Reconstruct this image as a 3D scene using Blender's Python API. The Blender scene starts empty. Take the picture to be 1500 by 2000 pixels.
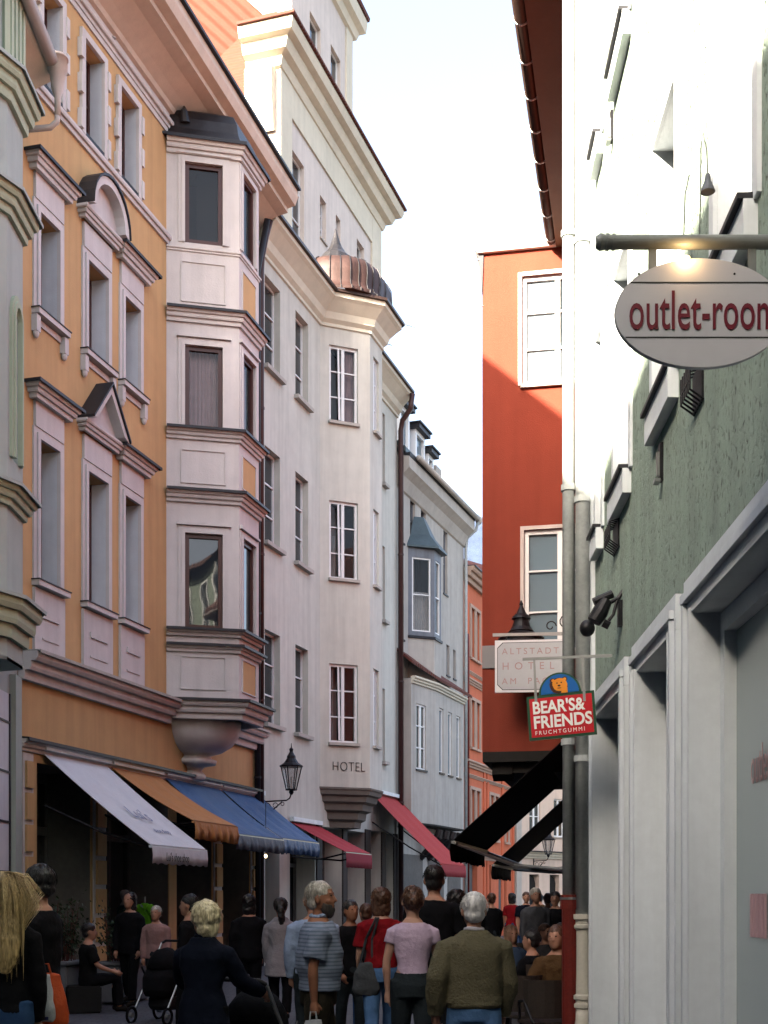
import bpy, bmesh, math, random
from mathutils import Vector, Matrix, noise
R = math.radians
S = bpy.context.scene
C = S.collection
random.seed(7)

# ------------------------------------------------------------- camera, sky, sun, exposure
EYE, FPX, CX, HY = 1.65, 2500.0, 750.0, 1750.0     # eye height; the lens as read off the photograph
cam = bpy.data.objects.new('camera', bpy.data.cameras.new('camera'))
C.objects.link(cam); S.camera = cam
cam.location = (0, 0, EYE); cam.rotation_euler = (R(90), 0, 0)
cam.data.sensor_fit = 'HORIZONTAL'; cam.data.sensor_width = 36
cam.data.lens = FPX / 1500 * 36
cam.data.shift_y = 0.5
cam.data.clip_start = 0.1; cam.data.clip_end = 2000

SUN = Vector((-1.0, -1.2, 0.85)).normalized()       # towards the sun
elev = math.asin(SUN.z); azim = math.atan2(SUN.x, SUN.y)
w = bpy.data.worlds.new('World'); S.world = w; w.use_nodes = True
nt = w.node_tree; bg = nt.nodes['Background']
sky = nt.nodes.new('ShaderNodeTexSky'); sky.sky_type = 'NISHITA'; sky.sun_disc = False
sky.sun_elevation = elev; sky.sun_rotation = azim
sky.air_density = 1.0; sky.dust_density = 6.0; sky.ozone_density = 1.0
hz = nt.nodes.new('ShaderNodeHueSaturation'); hz.inputs['Saturation'].default_value = 0.85; hz.inputs['Value'].default_value = 1.15   # thin bright haze over the sky
nt.links.new(sky.outputs[0], hz.inputs['Color']); nt.links.new(hz.outputs[0], bg.inputs[0]); bg.inputs[1].default_value = 0.09
sl = bpy.data.lights.new('sun', 'SUN'); sl.energy = 5.0; sl.angle = R(0.5); sl.color = (1.0, 0.88, 0.72)
so = bpy.data.objects.new('sun', sl); C.objects.link(so)
so.rotation_euler = (-SUN).to_track_quat('-Z', 'Y').to_euler()
S.view_settings.view_transform = 'Standard'; S.view_settings.look = 'None'
S.view_settings.exposure = 2.98; S.view_settings.gamma = 1.0
S.cycles.max_bounces = 6; S.cycles.diffuse_bounces = 1; S.cycles.glossy_bounces = 3
S.cycles.transparent_max_bounces = 8; S.cycles.sample_clamp_indirect = 6
S.cycles.use_denoising = True

# ------------------------------------------------------------- materials
MATS = {}
def mat(name, col, rough=0.8, var=0.08, vs=0.6, bump=0.0, bs=60.0, bd=0.01, metal=0.0, dirt=0.0, spec=0.3,
        streak=0.0, specks=None, sheen=0.0):
    m = bpy.data.materials.new(name); m.use_nodes = True; MATS[name] = m
    t = m.node_tree; p = t.nodes['Principled BSDF']; L = t.links
    p.inputs['Base Color'].default_value = (*col, 1); p.inputs['Roughness'].default_value = rough
    p.inputs['Metallic'].default_value = metal; p.inputs['Specular IOR Level'].default_value = spec
    if sheen: p.inputs['Sheen Weight'].default_value = sheen
    tc = t.nodes.new('ShaderNodeTexCoord'); src = None
    def noi(scale, detail=4, rough_=0.6, vec=None):
        n = t.nodes.new('ShaderNodeTexNoise'); n.inputs['Scale'].default_value = scale
        n.inputs['Detail'].default_value = detail; n.inputs['Roughness'].default_value = rough_
        L.new(vec or tc.outputs['Object'], n.inputs['Vector']); return n
    def ramp(inp, a, b, ca, cb):
        r = t.nodes.new('ShaderNodeValToRGB'); r.color_ramp.elements[0].position = a; r.color_ramp.elements[1].position = b
        r.color_ramp.elements[0].color = (ca, ca, ca, 1); r.color_ramp.elements[1].color = (cb, cb, cb, 1)
        L.new(inp, r.inputs[0]); return r
    def mul(cin, fac_out, amt=1.0):
        x = t.nodes.new('ShaderNodeMix'); x.data_type = 'RGBA'; x.blend_type = 'MULTIPLY'
        x.inputs['Factor'].default_value = amt
        if cin is None: x.inputs[6].default_value = (*col, 1)
        else: L.new(cin, x.inputs[6])
        L.new(fac_out, x.inputs[7]); return x.outputs[2]
    if var:
        src = mul(src, ramp(noi(vs, 6, 0.65).outputs[0], 0.3, 0.7, 1 - var, 1.0).outputs[0])
        src = mul(src, ramp(noi(vs * 9, 4, 0.6).outputs[0], 0.3, 0.7, 1 - var * .6, 1.0).outputs[0])
    if streak or dirt:
        mp = t.nodes.new('ShaderNodeMapping'); mp.inputs['Scale'].default_value = (2.6, 2.6, 0.16)
        L.new(tc.outputs['Object'], mp.inputs[0])
        src = mul(src, ramp(noi(1.6, 5, .6, mp.outputs[0]).outputs[0], 0.42, 0.72, 1.0, 1 - max(streak, dirt)).outputs[0])
    if specks:
        n = noi(specks[0], 3, 0.55)
        src = mul(src, ramp(n.outputs[0], specks[1], specks[1] + .1, specks[2], 1.0).outputs[0])
    if src is not None: L.new(src, p.inputs['Base Color'])
    if bump:
        b = t.nodes.new('ShaderNodeBump'); b.inputs['Strength'].default_value = bump; b.inputs['Distance'].default_value = bd
        L.new(noi(bs, 5, .6).outputs[0], b.inputs['Height']); L.new(b.outputs[0], p.inputs['Normal'])
    return m

def stucco(name, col, **k):
    a = dict(rough=.92, var=.14, vs=.35, bump=.5, bs=45, bd=.008, streak=.10, spec=.15); a.update(k)
    return mat(name, col, **a)
OCHRE = stucco('ochre_render', (.62, .385, .185), streak=.14, var=.11)
PINK = stucco('pink_white_plaster', (.675, .62, .595), streak=.13, var=.13, bs=30)
REVEAL = stucco('reveal_paint', (.66, .67, .70))
BEIGE = stucco('beige_render', (.63, .61, .54), streak=.17, var=.15)
CREAM = stucco('cream_plaster', (.72, .66, .53), streak=.08)
TALLW = stucco('tall_house_render', (.70, .62, .56), streak=.14, var=.14)
STONE = stucco('stone_grey', (.50, .46, .41), var=.2, bump=.8)
GREYG = stucco('grey_green_render', (.44, .49, .44), streak=.1)
LIME = stucco('pale_lime_plaster', (.47, .53, .38))
SALMON = stucco('salmon_render', (.60, .17, .09), var=.12)
SALTRIM = stucco('salmon_trim', (.52, .36, .28), var=.15)
RED = stucco('red_render', (.235, .047, .028), var=.10, bs=70)
FARW = stucco('far_wall', (.66, .52, .42))
FARY = stucco('far_yellow', (.62, .44, .22))
WHITEP = mat('white_paint', (.74, .79, .81), rough=.45, var=.10, vs=1.6, bump=.2, bs=25, streak=.14)
WHITEW = mat('white_window_paint', (.74, .74, .73), rough=.4, var=.03)
BROWNW = mat('brown_window_wood', (.075, .026, .02), rough=.35, var=.2, vs=6)
DARKMET = mat('dark_iron', (.012, .012, .015), rough=.45, metal=.3, var=.2, vs=8, bump=.2, bs=60)
COPPERD = mat('weathered_copper_dark', (.045, .042, .045), rough=.42, metal=.5, var=.35, vs=3, bump=.3, bs=14, streak=.3)
GREYSHEET = mat('blue_grey_sheet_metal', (.20, .215, .245), rough=.6, metal=.2, var=.25, vs=3, streak=.25)
SLATEG = mat('grey_green_roof_sheet', (.08, .11, .12), rough=.5, metal=.3, var=.25, vs=3)
SLATE = mat('blue_slate', (.07, .10, .17), rough=.7, var=.35, vs=2, bump=.6, bs=20, bd=.03)
DARKTRIM = mat('dark_flashing', (.03, .03, .035), rough=.5, var=.2, vs=4, metal=.3)
GUTTERB = mat('brown_gutter', (.06, .035, .028), rough=.4, metal=.4, var=.25, vs=3)
SOFFITB = mat('brown_soffit', (.15, .085, .05), rough=.7, var=.15, vs=2)
PIPEB = mat('brown_downpipe', (.065, .030, .028), rough=.4, metal=.2, var=.25, vs=4)
PIPEG = mat('zinc_downpipe', (.50, .53, .52), rough=.55, metal=.05, var=.3, vs=3, streak=.3, bump=.2, bs=12)
PIPEBEI = mat('beige_gutter_paint', (.55, .46, .40), rough=.45, var=.12, vs=3)
PIPERED = mat('red_iron_pipe', (.16, .018, .012), rough=.45, var=.35, vs=5, bump=.3, bs=30)
PIPEW = mat('cream_cast_pipe', (.55, .52, .43), rough=.4, var=.15, vs=4, bump=.15, bs=30)
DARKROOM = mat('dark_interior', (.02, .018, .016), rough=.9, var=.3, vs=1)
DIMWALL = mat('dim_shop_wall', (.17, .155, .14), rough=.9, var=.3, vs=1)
PAVE = None
SIGNW = mat('sign_white', (.66, .67, .68), rough=.4, var=.05, vs=3)
SIGNGREY = mat('sign_grey_board', (.42, .44, .46), rough=.6, var=.08, vs=4)
LETRED = mat('dark_red_lettering', (.11, .007, .018), rough=.4, var=0)
LETGREY = mat('pale_red_lettering', (.34, .22, .22), rough=.6, var=0)
LETBLK = mat('black_lettering', (.012, .012, .012), rough=.5, var=0)
LETWHT = mat('white_lettering', (.80, .80, .76), rough=.4, var=0)
SIGNRED = mat('sign_red', (.50, .012, .02), rough=.35, var=.06, vs=8)
SIGNGRN = mat('sign_green_rim', (.015, .07, .035), rough=.4, var=.06)
SIGNBLU = mat('sign_blue', (.008, .11, .36), rough=.35, var=.06)
BEARO = mat('sign_orange', (.75, .26, .02), rough=.4, var=.06)
BEARD = mat('sign_dark_brown', (.06, .018, .008), rough=.4, var=0)
POLEG = mat('grey_sign_pole', (.17, .185, .18), rough=.4, var=.1, vs=6, bump=.1, bs=40)
AWW = mat('white_awning_cloth', (.62, .61, .63), rough=.8, var=.10, vs=2, bump=.3, bs=9, bd=.03)
AWO = mat('ochre_awning_cloth', (.46, .20, .07), rough=.8, var=.15, vs=2, bump=.4, bs=8, bd=.03)
AWB = mat('blue_awning_cloth', (.035, .10, .25), rough=.5, var=.25, vs=2, bump=.6, bs=7, bd=.04)
AWBV = mat('blue_grey_valance_cloth', (.07, .09, .13), rough=.6, var=.2, vs=4, bump=.5, bs=10, bd=.03)
AWR = mat('crimson_awning_cloth', (.33, .020, .028), rough=.75, var=.10, vs=3, bump=.3, bs=8, bd=.02)
AWR2 = None
AWK = mat('black_awning_cloth', (.006, .006, .007), rough=.8, var=.2, vs=3, spec=.1)
ALU = mat('aluminium_bar', (.30, .31, .31), rough=.35, metal=.8, var=.1)
LAMPGLASS = mat('lamp_glass', (.28, .30, .32), rough=.1, var=.1, spec=.6)

def tiles(name, col, sx=5.0, sz=6.5):
    m = mat(name, col, rough=.75, var=.22, vs=3.0); t = m.node_tree; L = t.links; p = t.nodes['Principled BSDF']
    tc = t.nodes.new('ShaderNodeTexCoord')
    wv = t.nodes.new('ShaderNodeTexWave'); wv.wave_type = 'BANDS'; wv.bands_direction = 'X'; wv.wave_profile = 'SIN'
    wv.inputs['Scale'].default_value = 2.2; wv.inputs['Distortion'].default_value = .3
    w2 = t.nodes.new('ShaderNodeTexWave'); w2.wave_type = 'BANDS'; w2.bands_direction = 'Z'; w2.wave_profile = 'SAW'
    w2.inputs['Scale'].default_value = 2.3; w2.inputs['Distortion'].default_value = .35
    ad = t.nodes.new('ShaderNodeMath'); ad.operation = 'ADD'
    for n in (wv, w2): L.new(tc.outputs['Object'], n.inputs['Vector'])
    L.new(wv.outputs['Fac'], ad.inputs[0]); L.new(w2.outputs['Fac'], ad.inputs[1])
    b = t.nodes.new('ShaderNodeBump'); b.inputs['Strength'].default_value = 1.0; b.inputs['Distance'].default_value = .05
    L.new(ad.outputs[0], b.inputs['Height']); L.new(b.outputs[0], p.inputs['Normal'])
    return m
TILE = tiles('orange_roof_tiles', (.125, .026, .011))
TILED = tiles('dark_red_roof_tiles', (.16, .05, .035))

def glass(name, col=(.02, .025, .03), rough=.02, see=0.0, tint=(1, 1, 1)):
    m = bpy.data.materials.new(name); m.use_nodes = True; t = m.node_tree; L = t.links
    p = t.nodes['Principled BSDF']; p.inputs['Base Color'].default_value = (*col, 1)
    p.inputs['Roughness'].default_value = rough; p.inputs['Specular IOR Level'].default_value = .6
    p.inputs['IOR'].default_value = 1.5
    n = t.nodes.new('ShaderNodeTexNoise'); n.inputs['Scale'].default_value = 1.3; n.inputs['Detail'].default_value = 1
    tc = t.nodes.new('ShaderNodeTexCoord'); L.new(tc.outputs['Object'], n.inputs['Vector'])
    b = t.nodes.new('ShaderNodeBump'); b.inputs['Strength'].default_value = .25; b.inputs['Distance'].default_value = .02
    L.new(n.outputs[0], b.inputs['Height']); L.new(b.outputs[0], p.inputs['Normal'])
    if see:
        tr = t.nodes.new('ShaderNodeBsdfTransparent'); tr.inputs[0].default_value = (*tint, 1)
        mx = t.nodes.new('ShaderNodeMixShader'); mx.inputs[0].default_value = see
        L.new(p.outputs[0], mx.inputs[1]); L.new(tr.outputs[0], mx.inputs[2])
        L.new(mx.outputs[0], t.nodes['Material Output'].inputs[0])
    return m
GLASS = glass('window_glass')
GLASSC = glass('clear_window_glass', see=.62)
GLASSB = glass('blue_reflecting_glass', (.16, .22, .26), see=.2)
GLASSG = glass('shop_glass_pale', (.34, .40, .40), rough=.12)

# colour cloth made per use
def cloth(name, col, **k):
    a = dict(rough=.85, var=.18, vs=5, bump=.8, bs=13, bd=.022, spec=.15); a.update(k)
    return mat(name, col, **a)

def stripes(name, c1, c2, scale, axis='Z', thr=.8):
    m = mat(name, c1, rough=.85, var=0, bump=.5, bs=22, bd=.012, spec=.15)
    t = m.node_tree; L = t.links; p = t.nodes['Principled BSDF']
    tc = t.nodes.new('ShaderNodeTexCoord'); wv = t.nodes.new('ShaderNodeTexWave'); wv.bands_direction = axis
    wv.inputs['Scale'].default_value = scale; wv.inputs['Distortion'].default_value = .6
    r = t.nodes.new('ShaderNodeValToRGB'); r.color_ramp.elements[0].position = thr; r.color_ramp.elements[1].position = min(.99, thr + .08)
    r.color_ramp.elements[0].color = (*c1, 1); r.color_ramp.elements[1].color = (*c2, 1)
    L.new(tc.outputs['Object'], wv.inputs['Vector']); L.new(wv.outputs['Fac'], r.inputs[0])
    L.new(r.outputs[0], p.inputs['Base Color'])
    return m

AWR2 = stripes('faded_red_awning_cloth', (.40, .06, .055), (.27, .026, .030), 2.4, 'X', .6)

# ------------------------------------------------------------- mesh helpers
class MB:
    def __init__(s, M=None): s.v = []; s.f = []; s.M = M
    def add(s, vs, fs):
        o = len(s.v)
        for v in vs:
            v = Vector(v); s.v.append(tuple(s.M @ v) if s.M else tuple(v))
        for f in fs: s.f.append([i + o for i in f])
        return s
    def box(s, x0, x1, y0, y1, z0, z1):
        return s.add([(x0,y0,z0),(x1,y0,z0),(x1,y1,z0),(x0,y1,z0),(x0,y0,z1),(x1,y0,z1),(x1,y1,z1),(x0,y1,z1)],
              [(0,3,2,1),(4,5,6,7),(0,1,5,4),(1,2,6,5),(2,3,7,6),(3,0,4,7)])
    def quad(s, a, b, c, d): return s.add([a, b, c, d], [(0,1,2,3)])
    def tube(s, pts, rs, n=10, cap=True, sq=(1, 1)):
        pts = [Vector(p) for p in pts]; k = len(pts)
        if not isinstance(rs, (list, tuple)): rs = [rs] * k
        o = len(s.v); vs = []; fs = []; up = None
        for i, p in enumerate(pts):
            d = (pts[min(i+1, k-1)] - pts[max(i-1, 0)]).normalized()
            if up is None:
                up = Vector((1, 0, 0)) if abs(d.x) < .9 else Vector((0, 0, 1))
            a = (up - d * up.dot(d)).normalized(); up = a; b = d.cross(a)
            for j in range(n):
                t = 2 * math.pi * j / n
                vs.append(p + (a * math.cos(t) * sq[0] + b * math.sin(t) * sq[1]) * rs[i])
        for i in range(k - 1):
            for j in range(n):
                fs.append((i*n+j, i*n+(j+1) % n, (i+1)*n+(j+1) % n, (i+1)*n+j))
        if cap:
            fs.append(tuple(range(n-1, -1, -1))); fs.append(tuple((k-1)*n + j for j in range(n)))
        return s.add(vs, fs)
    def rings(s, rg, n=20, cap=True, pw=2.0):      # (cx, cy, cz, rx, ry) horizontal ellipses, bottom to top
        vs = []; fs = []
        for (cx, cy, cz, rx, ry) in rg:
            for j in range(n):
                t = 2 * math.pi * j / n; c_, s_ = math.cos(t), math.sin(t)
                e = 2.0 / pw
                vs.append((cx + rx * math.copysign(abs(c_) ** e, c_), cy + ry * math.copysign(abs(s_) ** e, s_), cz))
        k = len(rg)
        for i in range(k - 1):
            for j in range(n): fs.append((i*n+j, i*n+(j+1) % n, (i+1)*n+(j+1) % n, (i+1)*n+j))
        if cap:
            fs.append(tuple(range(n-1, -1, -1))); fs.append(tuple((k-1)*n + j for j in range(n)))
        return s.add(vs, fs)
    def ball(s, c, r, n=12, m=8):
        if not isinstance(r, (list, tuple)): r = (r, r, r)
        rg = []
        for i in range(m + 1):
            a = -math.pi/2 + math.pi * (i + .02 if i == 0 else (i - .02 if i == m else i)) / m
            rg.append((c[0], c[1], c[2] + r[2]*math.sin(a), max(1e-4, r[0]*math.cos(a)), max(1e-4, r[1]*math.cos(a))))
        return s.rings(rg, n)
    def lathe(s, c, prof, n=16):                    # (r, z)
        return s.rings([(c[0], c[1], c[2] + z, max(r, 1e-4), max(r, 1e-4)) for r, z in prof], n)
    def run(s, path, prof, y0=0):
        """sweep a closed profile [(out, z)] along a plan polyline, mitred; outward is right of travel (-y for +x)"""
        P = [Vector((p[0], p[1])) for p in path]; N = []
        for i in range(len(P) - 1):
            d = (P[i+1] - P[i]).normalized(); N.append(Vector((d.y, -d.x)))
        vs = []; k = len(prof)
        for i, p in enumerate(P):
            if i == 0: m = N[0]
            elif i == len(P) - 1: m = N[-1]
            else: m = (N[i-1] + N[i]) / (1 + N[i-1].dot(N[i]))
            for o, z in prof: vs.append((p.x + m.x*o, p.y + m.y*o, z))
        fs = []
        for i in range(len(P) - 1):
            for j in range(k):
                fs.append((i*k+j, (i+1)*k+j, (i+1)*k+(j+1) % k, i*k+(j+1) % k))
        fs.append(tuple(range(k))); fs.append(tuple((len(P)-1)*k + j for j in range(k-1, -1, -1)))
        return s.add(vs, fs)
    def prism(s, poly, y0, y1):                     # polygon in x,z extruded along y
        k = len(poly)
        vs = [(x, y0, z) for x, z in poly] + [(x, y1, z) for x, z in poly]
        fs = [tuple(range(k)), tuple(range(2*k-1, k-1, -1))] + [(j, j+k, (j+1) % k + k, (j+1) % k) for j in range(k)]
        return s.add(vs, fs)
    def prismz(s, poly, z0, z1):                    # polygon in x,y extruded along z
        k = len(poly)
        vs = [(x, y, z0) for x, y in poly] + [(x, y, z1) for x, y in poly]
        fs = [tuple(range(k-1, -1, -1)), tuple(range(k, 2*k))] + [(j, (j+1) % k, (j+1) % k + k, j+k) for j in range(k)]
        return s.add(vs, fs)
    def wall(s, x0, x1, z0, z1, ops=(), y=0.0, rev=.22):
        """wall sheet in the x,z plane with real openings and reveals; op = (x0, x1, z0, z1[, rev])"""
        xs = sorted({x0, x1} | {v for o in ops for v in o[:2] if x0 < v < x1})
        zs = sorted({z0, z1} | {v for o in ops for v in o[2:4] if z0 < v < z1})
        for a, b in zip(xs, xs[1:]):
            for c, d in zip(zs, zs[1:]):
                mx, mz = (a+b)/2, (c+d)/2
                if any(o[0] < mx < o[1] and o[2] < mz < o[3] for o in ops): continue
                s.quad((a, y, c), (b, y, c), (b, y, d), (a, y, d))
        for o in ops:
            r = o[4] if len(o) > 4 else rev; a, b, c, d = o[:4]
            s.quad((a, y, c), (a, y, d), (a, y+r, d), (a, y+r, c)); s.quad((b, y, d), (b, y, c), (b, y+r, c), (b, y+r, d))
            s.quad((a, y, d), (b, y, d), (b, y+r, d), (a, y+r, d)); s.quad((b, y, c), (a, y, c), (a, y+r, c), (b, y+r, c))
        return s
    def build(s, name, m, parent=None, smooth=False, bevel=0, kids=None):
        me = bpy.data.meshes.new(name); me.from_pydata(s.v, [], s.f); me.validate()
        bm = bmesh.new(); bm.from_mesh(me)
        if not getattr(s, 'keepn', False): bmesh.ops.recalc_face_normals(bm, faces=bm.faces)
        if bevel:
            bmesh.ops.remove_doubles(bm, verts=bm.verts, dist=1e-5)
            bmesh.ops.bevel(bm, geom=bm.edges[:] , offset=bevel, segments=2, affect='EDGES', clamp_overlap=True)
        bm.to_mesh(me); bm.free()
        me.materials.append(m)
        if smooth: me.shade_smooth() if smooth is True else me.shade_smooth()
        o = bpy.data.objects.new(name, me); C.objects.link(o)
        if parent: o.parent = parent
        return o

def empty(name, label, cat, loc=(0, 0, 0), rz=0, group=None, kind=None):
    o = bpy.data.objects.new(name, None); C.objects.link(o); o.empty_display_size = .2
    o.location = loc; o.rotation_euler = (0, 0, rz)
    return tag(o, label, cat, group, kind)
def tag(o, label=None, cat=None, group=None, kind=None):
    if label: o['label'] = label
    if cat: o['category'] = cat
    if group: o['group'] = group
    if kind: o['kind'] = kind
    return o
def bake(o):
    bpy.context.view_layer.update()
    dg = bpy.context.evaluated_depsgraph_get()
    me = bpy.data.meshes.new_from_object(o.evaluated_get(dg))
    if o.type == 'MESH':
        o.modifiers.clear(); old = o.data; o.data = me; bpy.data.meshes.remove(old)
    return me
def text(name, body, size, m, parent, M, ext=.004, sx=1.0, align='LEFT', space=1.0, off=0.0):
    """lettering in the x,z plane of matrix M, facing -y"""
    cu = bpy.data.curves.new('t', 'FONT'); cu.body = body; cu.size = size; cu.extrude = ext; cu.align_x = align
    cu.space_character = space; cu.offset = off; cu.resolution_u = 4
    t = bpy.data.objects.new('t', cu); C.objects.link(t)
    me = bake(t); bpy.data.objects.remove(t); bpy.data.curves.remove(cu)
    me.transform(M @ Matrix.Rotation(R(90), 4, 'X') @ Matrix.Diagonal((sx, 1, 1, 1)))
    me.name = name; me.materials.clear(); me.materials.append(m)
    o = bpy.data.objects.new(name, me); C.objects.link(o); o.parent = parent
    return o

class Frame:
    """a facade plane: origin on the ground line, tan = its bend off the camera axis, side of the street"""
    def __init__(s, O, tan, side='L'):
        a = math.atan(tan); s.O = Vector(O)
        if side == 'L': s.t = Vector((math.sin(a), math.cos(a))); s.n = Vector((math.cos(a), -math.sin(a)))
        else: s.t = Vector((-math.sin(a), -math.cos(a))); s.n = Vector((-math.cos(a), math.sin(a)))
        s.rz = math.atan2(s.t.y, s.t.x)
    def u(s, px, off=0):
        r = (px - CX) / FPX; O, t, n = s.O, s.t, s.n
        return (r * (O.y + off*n.y) - O.x - off*n.x) / (t.x - r*t.y)
    def z(s, px, py, off=0):
        Y = s.O.y + s.u(px, off)*s.t.y + off*s.n.y
        return EYE + (HY - py) * Y / FPX
    def root(s, name, label, cat, **k): return empty(name, label, cat, (s.O.x, s.O.y, 0), s.rz, **k)
    def at(s, u, off=0): p = s.O + s.t*u + s.n*off; return p.x, p.y

def seg(p0, p1):
    """matrix taking (along, inward, up) onto the plan segment p0 -> p1"""
    d = Vector((p1[0]-p0[0], p1[1]-p0[1])); L = d.length; d.normalize()
    return Matrix(((d.x, -d.y, 0, p0[0]), (d.y, d.x, 0, p0[1]), (0, 0, 1, 0), (0, 0, 0, 1))), L

def window(parent, a, b, z0, z1, M=None, rec=.18, fw=.06, nv=1, nh=2, fm=None, gm=None, sill=True, sm=None,
           so_=.07, sh=.05, room=False, curtain=None, ajar=False, name='window', mull=.03, sd=None, sl_ex=.06):
    fm = fm or WHITEW; gm = gm or GLASS
    f = MB(M); y0, y1 = rec - .03, rec + .05
    f.box(a, a+fw, y0, y1, z0, z1).box(b-fw, b, y0, y1, z0, z1)
    f.box(a+fw, b-fw, y0+.002, y1, z0, z0+fw).box(a+fw, b-fw, y0+.002, y1, z1-fw, z1)
    for i in range(1, nv+1):
        x = a + (b-a)*i/(nv+1); ww = mull*1.6 if i == (nv+1)/2 else mull
        f.box(x-ww, x+ww, y0-.004, y1, z0+fw, z1-fw)
    for i in range(1, nh+1):
        z = z0 + (z1-z0)*i/(nh+1); f.box(a+fw, b-fw, y0+.006, y1-.01, z-mull*.6, z+mull*.6)
    wo = f.build(name, fm, parent)
    g = MB(M); g.quad((a+fw*.5, rec+.012, z0+fw*.5), (b-fw*.5, rec+.012, z0+fw*.5), (b-fw*.5, rec+.012, z1-fw*.5), (a+fw*.5, rec+.012, z1-fw*.5))
    g.build('pane', gm, wo)
    if sill:
        k = MB(M); ex = sl_ex
        k.prism([(a-ex, z0-sh), (b+ex, z0-sh), (b+ex, z0+.004), (a-ex, z0+.004)], -so_, rec-.034)
        k.build('window_sill', sm or STONE, wo)
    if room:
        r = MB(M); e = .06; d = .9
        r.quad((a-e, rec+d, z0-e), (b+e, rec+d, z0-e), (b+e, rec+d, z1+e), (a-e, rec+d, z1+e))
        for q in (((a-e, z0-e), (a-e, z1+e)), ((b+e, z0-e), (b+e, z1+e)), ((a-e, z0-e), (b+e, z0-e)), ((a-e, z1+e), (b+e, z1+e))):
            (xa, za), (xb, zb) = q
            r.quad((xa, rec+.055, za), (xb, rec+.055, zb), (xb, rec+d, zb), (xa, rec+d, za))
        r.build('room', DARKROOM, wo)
    if curtain:
        cm, u0, u1, v0, v1 = curtain
        c = MB(M); n = 26; xs = [a + (b-a)*(u0 + (u1-u0)*i/n) for i in range(n+1)]
        for i in range(n):
            ya = rec+.14 + .018*math.sin(i*1.9); yb = rec+.14 + .018*math.sin((i+1)*1.9)
            c.quad((xs[i], ya, z0+(z1-z0)*v0), (xs[i+1], yb, z0+(z1-z0)*v0), (xs[i+1], yb, z0+(z1-z0)*v1), (xs[i], ya, z0+(z1-z0)*v1))
        c.build('curtain', cm, wo, smooth=True)
    return wo
CURT = cloth('net_curtain', (.62, .60, .58), bump=.2)
CURTB = cloth('bluish_net_curtain', (.40, .52, .64), bump=.2)
CURTP = cloth('pinkish_curtain', (.55, .40, .40), bump=.2)

def surround(parent, a, b, z0, z1, wd=.12, out=.05, M=None, m=None, steps=2, top_ext=0):
    """moulded architrave round an opening"""
    k = MB(M)
    for i in range(steps):
        o0, o1 = wd*i/steps, wd*(i+1)/steps; y = -out*(1 - .45*i)
        k.box(a-o1, a-o0, y, .01, z0, z1+o1).box(b+o0, b+o1, y, .01, z0, z1+o1)
        k.box(a-o0, b+o0, y, .01, z1+o0, z1+o1)
    return k.build('window_surround', m or PINK, parent)

def shell(k, x0, x1, dep, z0, z1, y0=0):
    k.quad((x0, y0, z0), (x0, y0+dep, z0), (x0, y0+dep, z1), (x0, y0, z1)); k.quad((x1, y0, z0), (x1, y0, z1), (x1, y0+dep, z1), (x1, y0+dep, z0))
    k.quad((x0, y0+dep, z0), (x1, y0+dep, z0), (x1, y0+dep, z1), (x0, y0+dep, z1)); k.quad((x0, y0, z1), (x0, y0+dep, z1), (x1, y0+dep, z1), (x1, y0, z1))
    return k
def gable_roof(parent, x0, x1, y0, y1, z, h, m, ov=.5, name='roof', th=.16):
    ym = (y0+y1)/2; k = MB()
    s_ = h/(ym-y0)
    poly = [(y0-ov, z-ov*s_), (ym, z+h), (y1+ov, z-ov*s_), (y1+ov, z-ov*s_+th), (ym, z+h+th), (y0-ov, z-ov*s_+th)]
    n = len(poly); vs = [(x0, y, zz) for y, zz in poly] + [(x1, y, zz) for y, zz in poly]
    fs = [tuple(range(n)), tuple(range(2*n-1, n-1, -1))] + [(j, (j+1) % n, (j+1) % n+n, j+n) for j in range(n)]
    k.add(vs, fs); return k.build(name, m, parent)
# ------------------------------------------------------------- ground
def paving():
    m = mat('street_paving', (.06, .06, .07), rough=.62, var=.25, vs=.5, spec=.3); t = m.node_tree; L = t.links; p = t.nodes['Principled BSDF']
    tc = t.nodes.new('ShaderNodeTexCoord'); br = t.nodes.new('ShaderNodeTexBrick')
    br.inputs['Scale'].default_value = 1; br.inputs['Brick Width'].default_value = .22; br.inputs['Row Height'].default_value = .14
    br.inputs['Mortar Size'].default_value = .008; br.inputs['Color1'].default_value = (.05, .05, .06, 1)
    br.inputs['Color2'].default_value = (.075, .075, .085, 1); br.inputs['Mortar'].default_value = (.02, .02, .022, 1)
    L.new(tc.outputs['Object'], br.inputs['Vector'])
    b = t.nodes.new('ShaderNodeBump'); b.inputs['Strength'].default_value = .5; b.inputs['Distance'].default_value = .01; b.invert = True
    L.new(br.outputs['Fac'], b.inputs['Height']); L.new(b.outputs[0], p.inputs['Normal']); L.new(br.outputs[0], p.inputs['Base Color'])
    return m
tag(MB().quad((-400, -300, -.006), (400, -300, -.006), (400, 900, -.006), (-400, 900, -.006)).build('ground', mat('town_ground', (.10, .10, .095), var=.2)), kind='structure')
tag(MB().quad((-12, -34, 0), (12, -34, 0), (14, 90, 0), (-12, 90, 0)).build('street', paving()), kind='structure')

def cornice(parent, path, z, h, out, m=PINK, name='cornice', flash=True, steps=3, fm=None):
    """stepped moulding whose top is z"""
    prof = [(-.02, z-h)]
    for i in range(steps):
        o = out * (i+1)/steps; za = z-h + h*i/steps; zb = z-h + h*(i+1)/steps
        prof += [(o*.88, za), (o, za + (zb-za)*.35), (o, zb)]
    prof.append((-.02, z))
    c = MB().run(path, prof).build(name, m, parent)
    if flash:
        MB().run(path, [(-.02, z+.003), (out+.04, z+.003), (out+.04, z-.03), (out+.055, z-.03), (out+.055, z+.02), (-.02, z+.045)]).build('flashing', fm or DARKTRIM, c)
    return c

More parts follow.
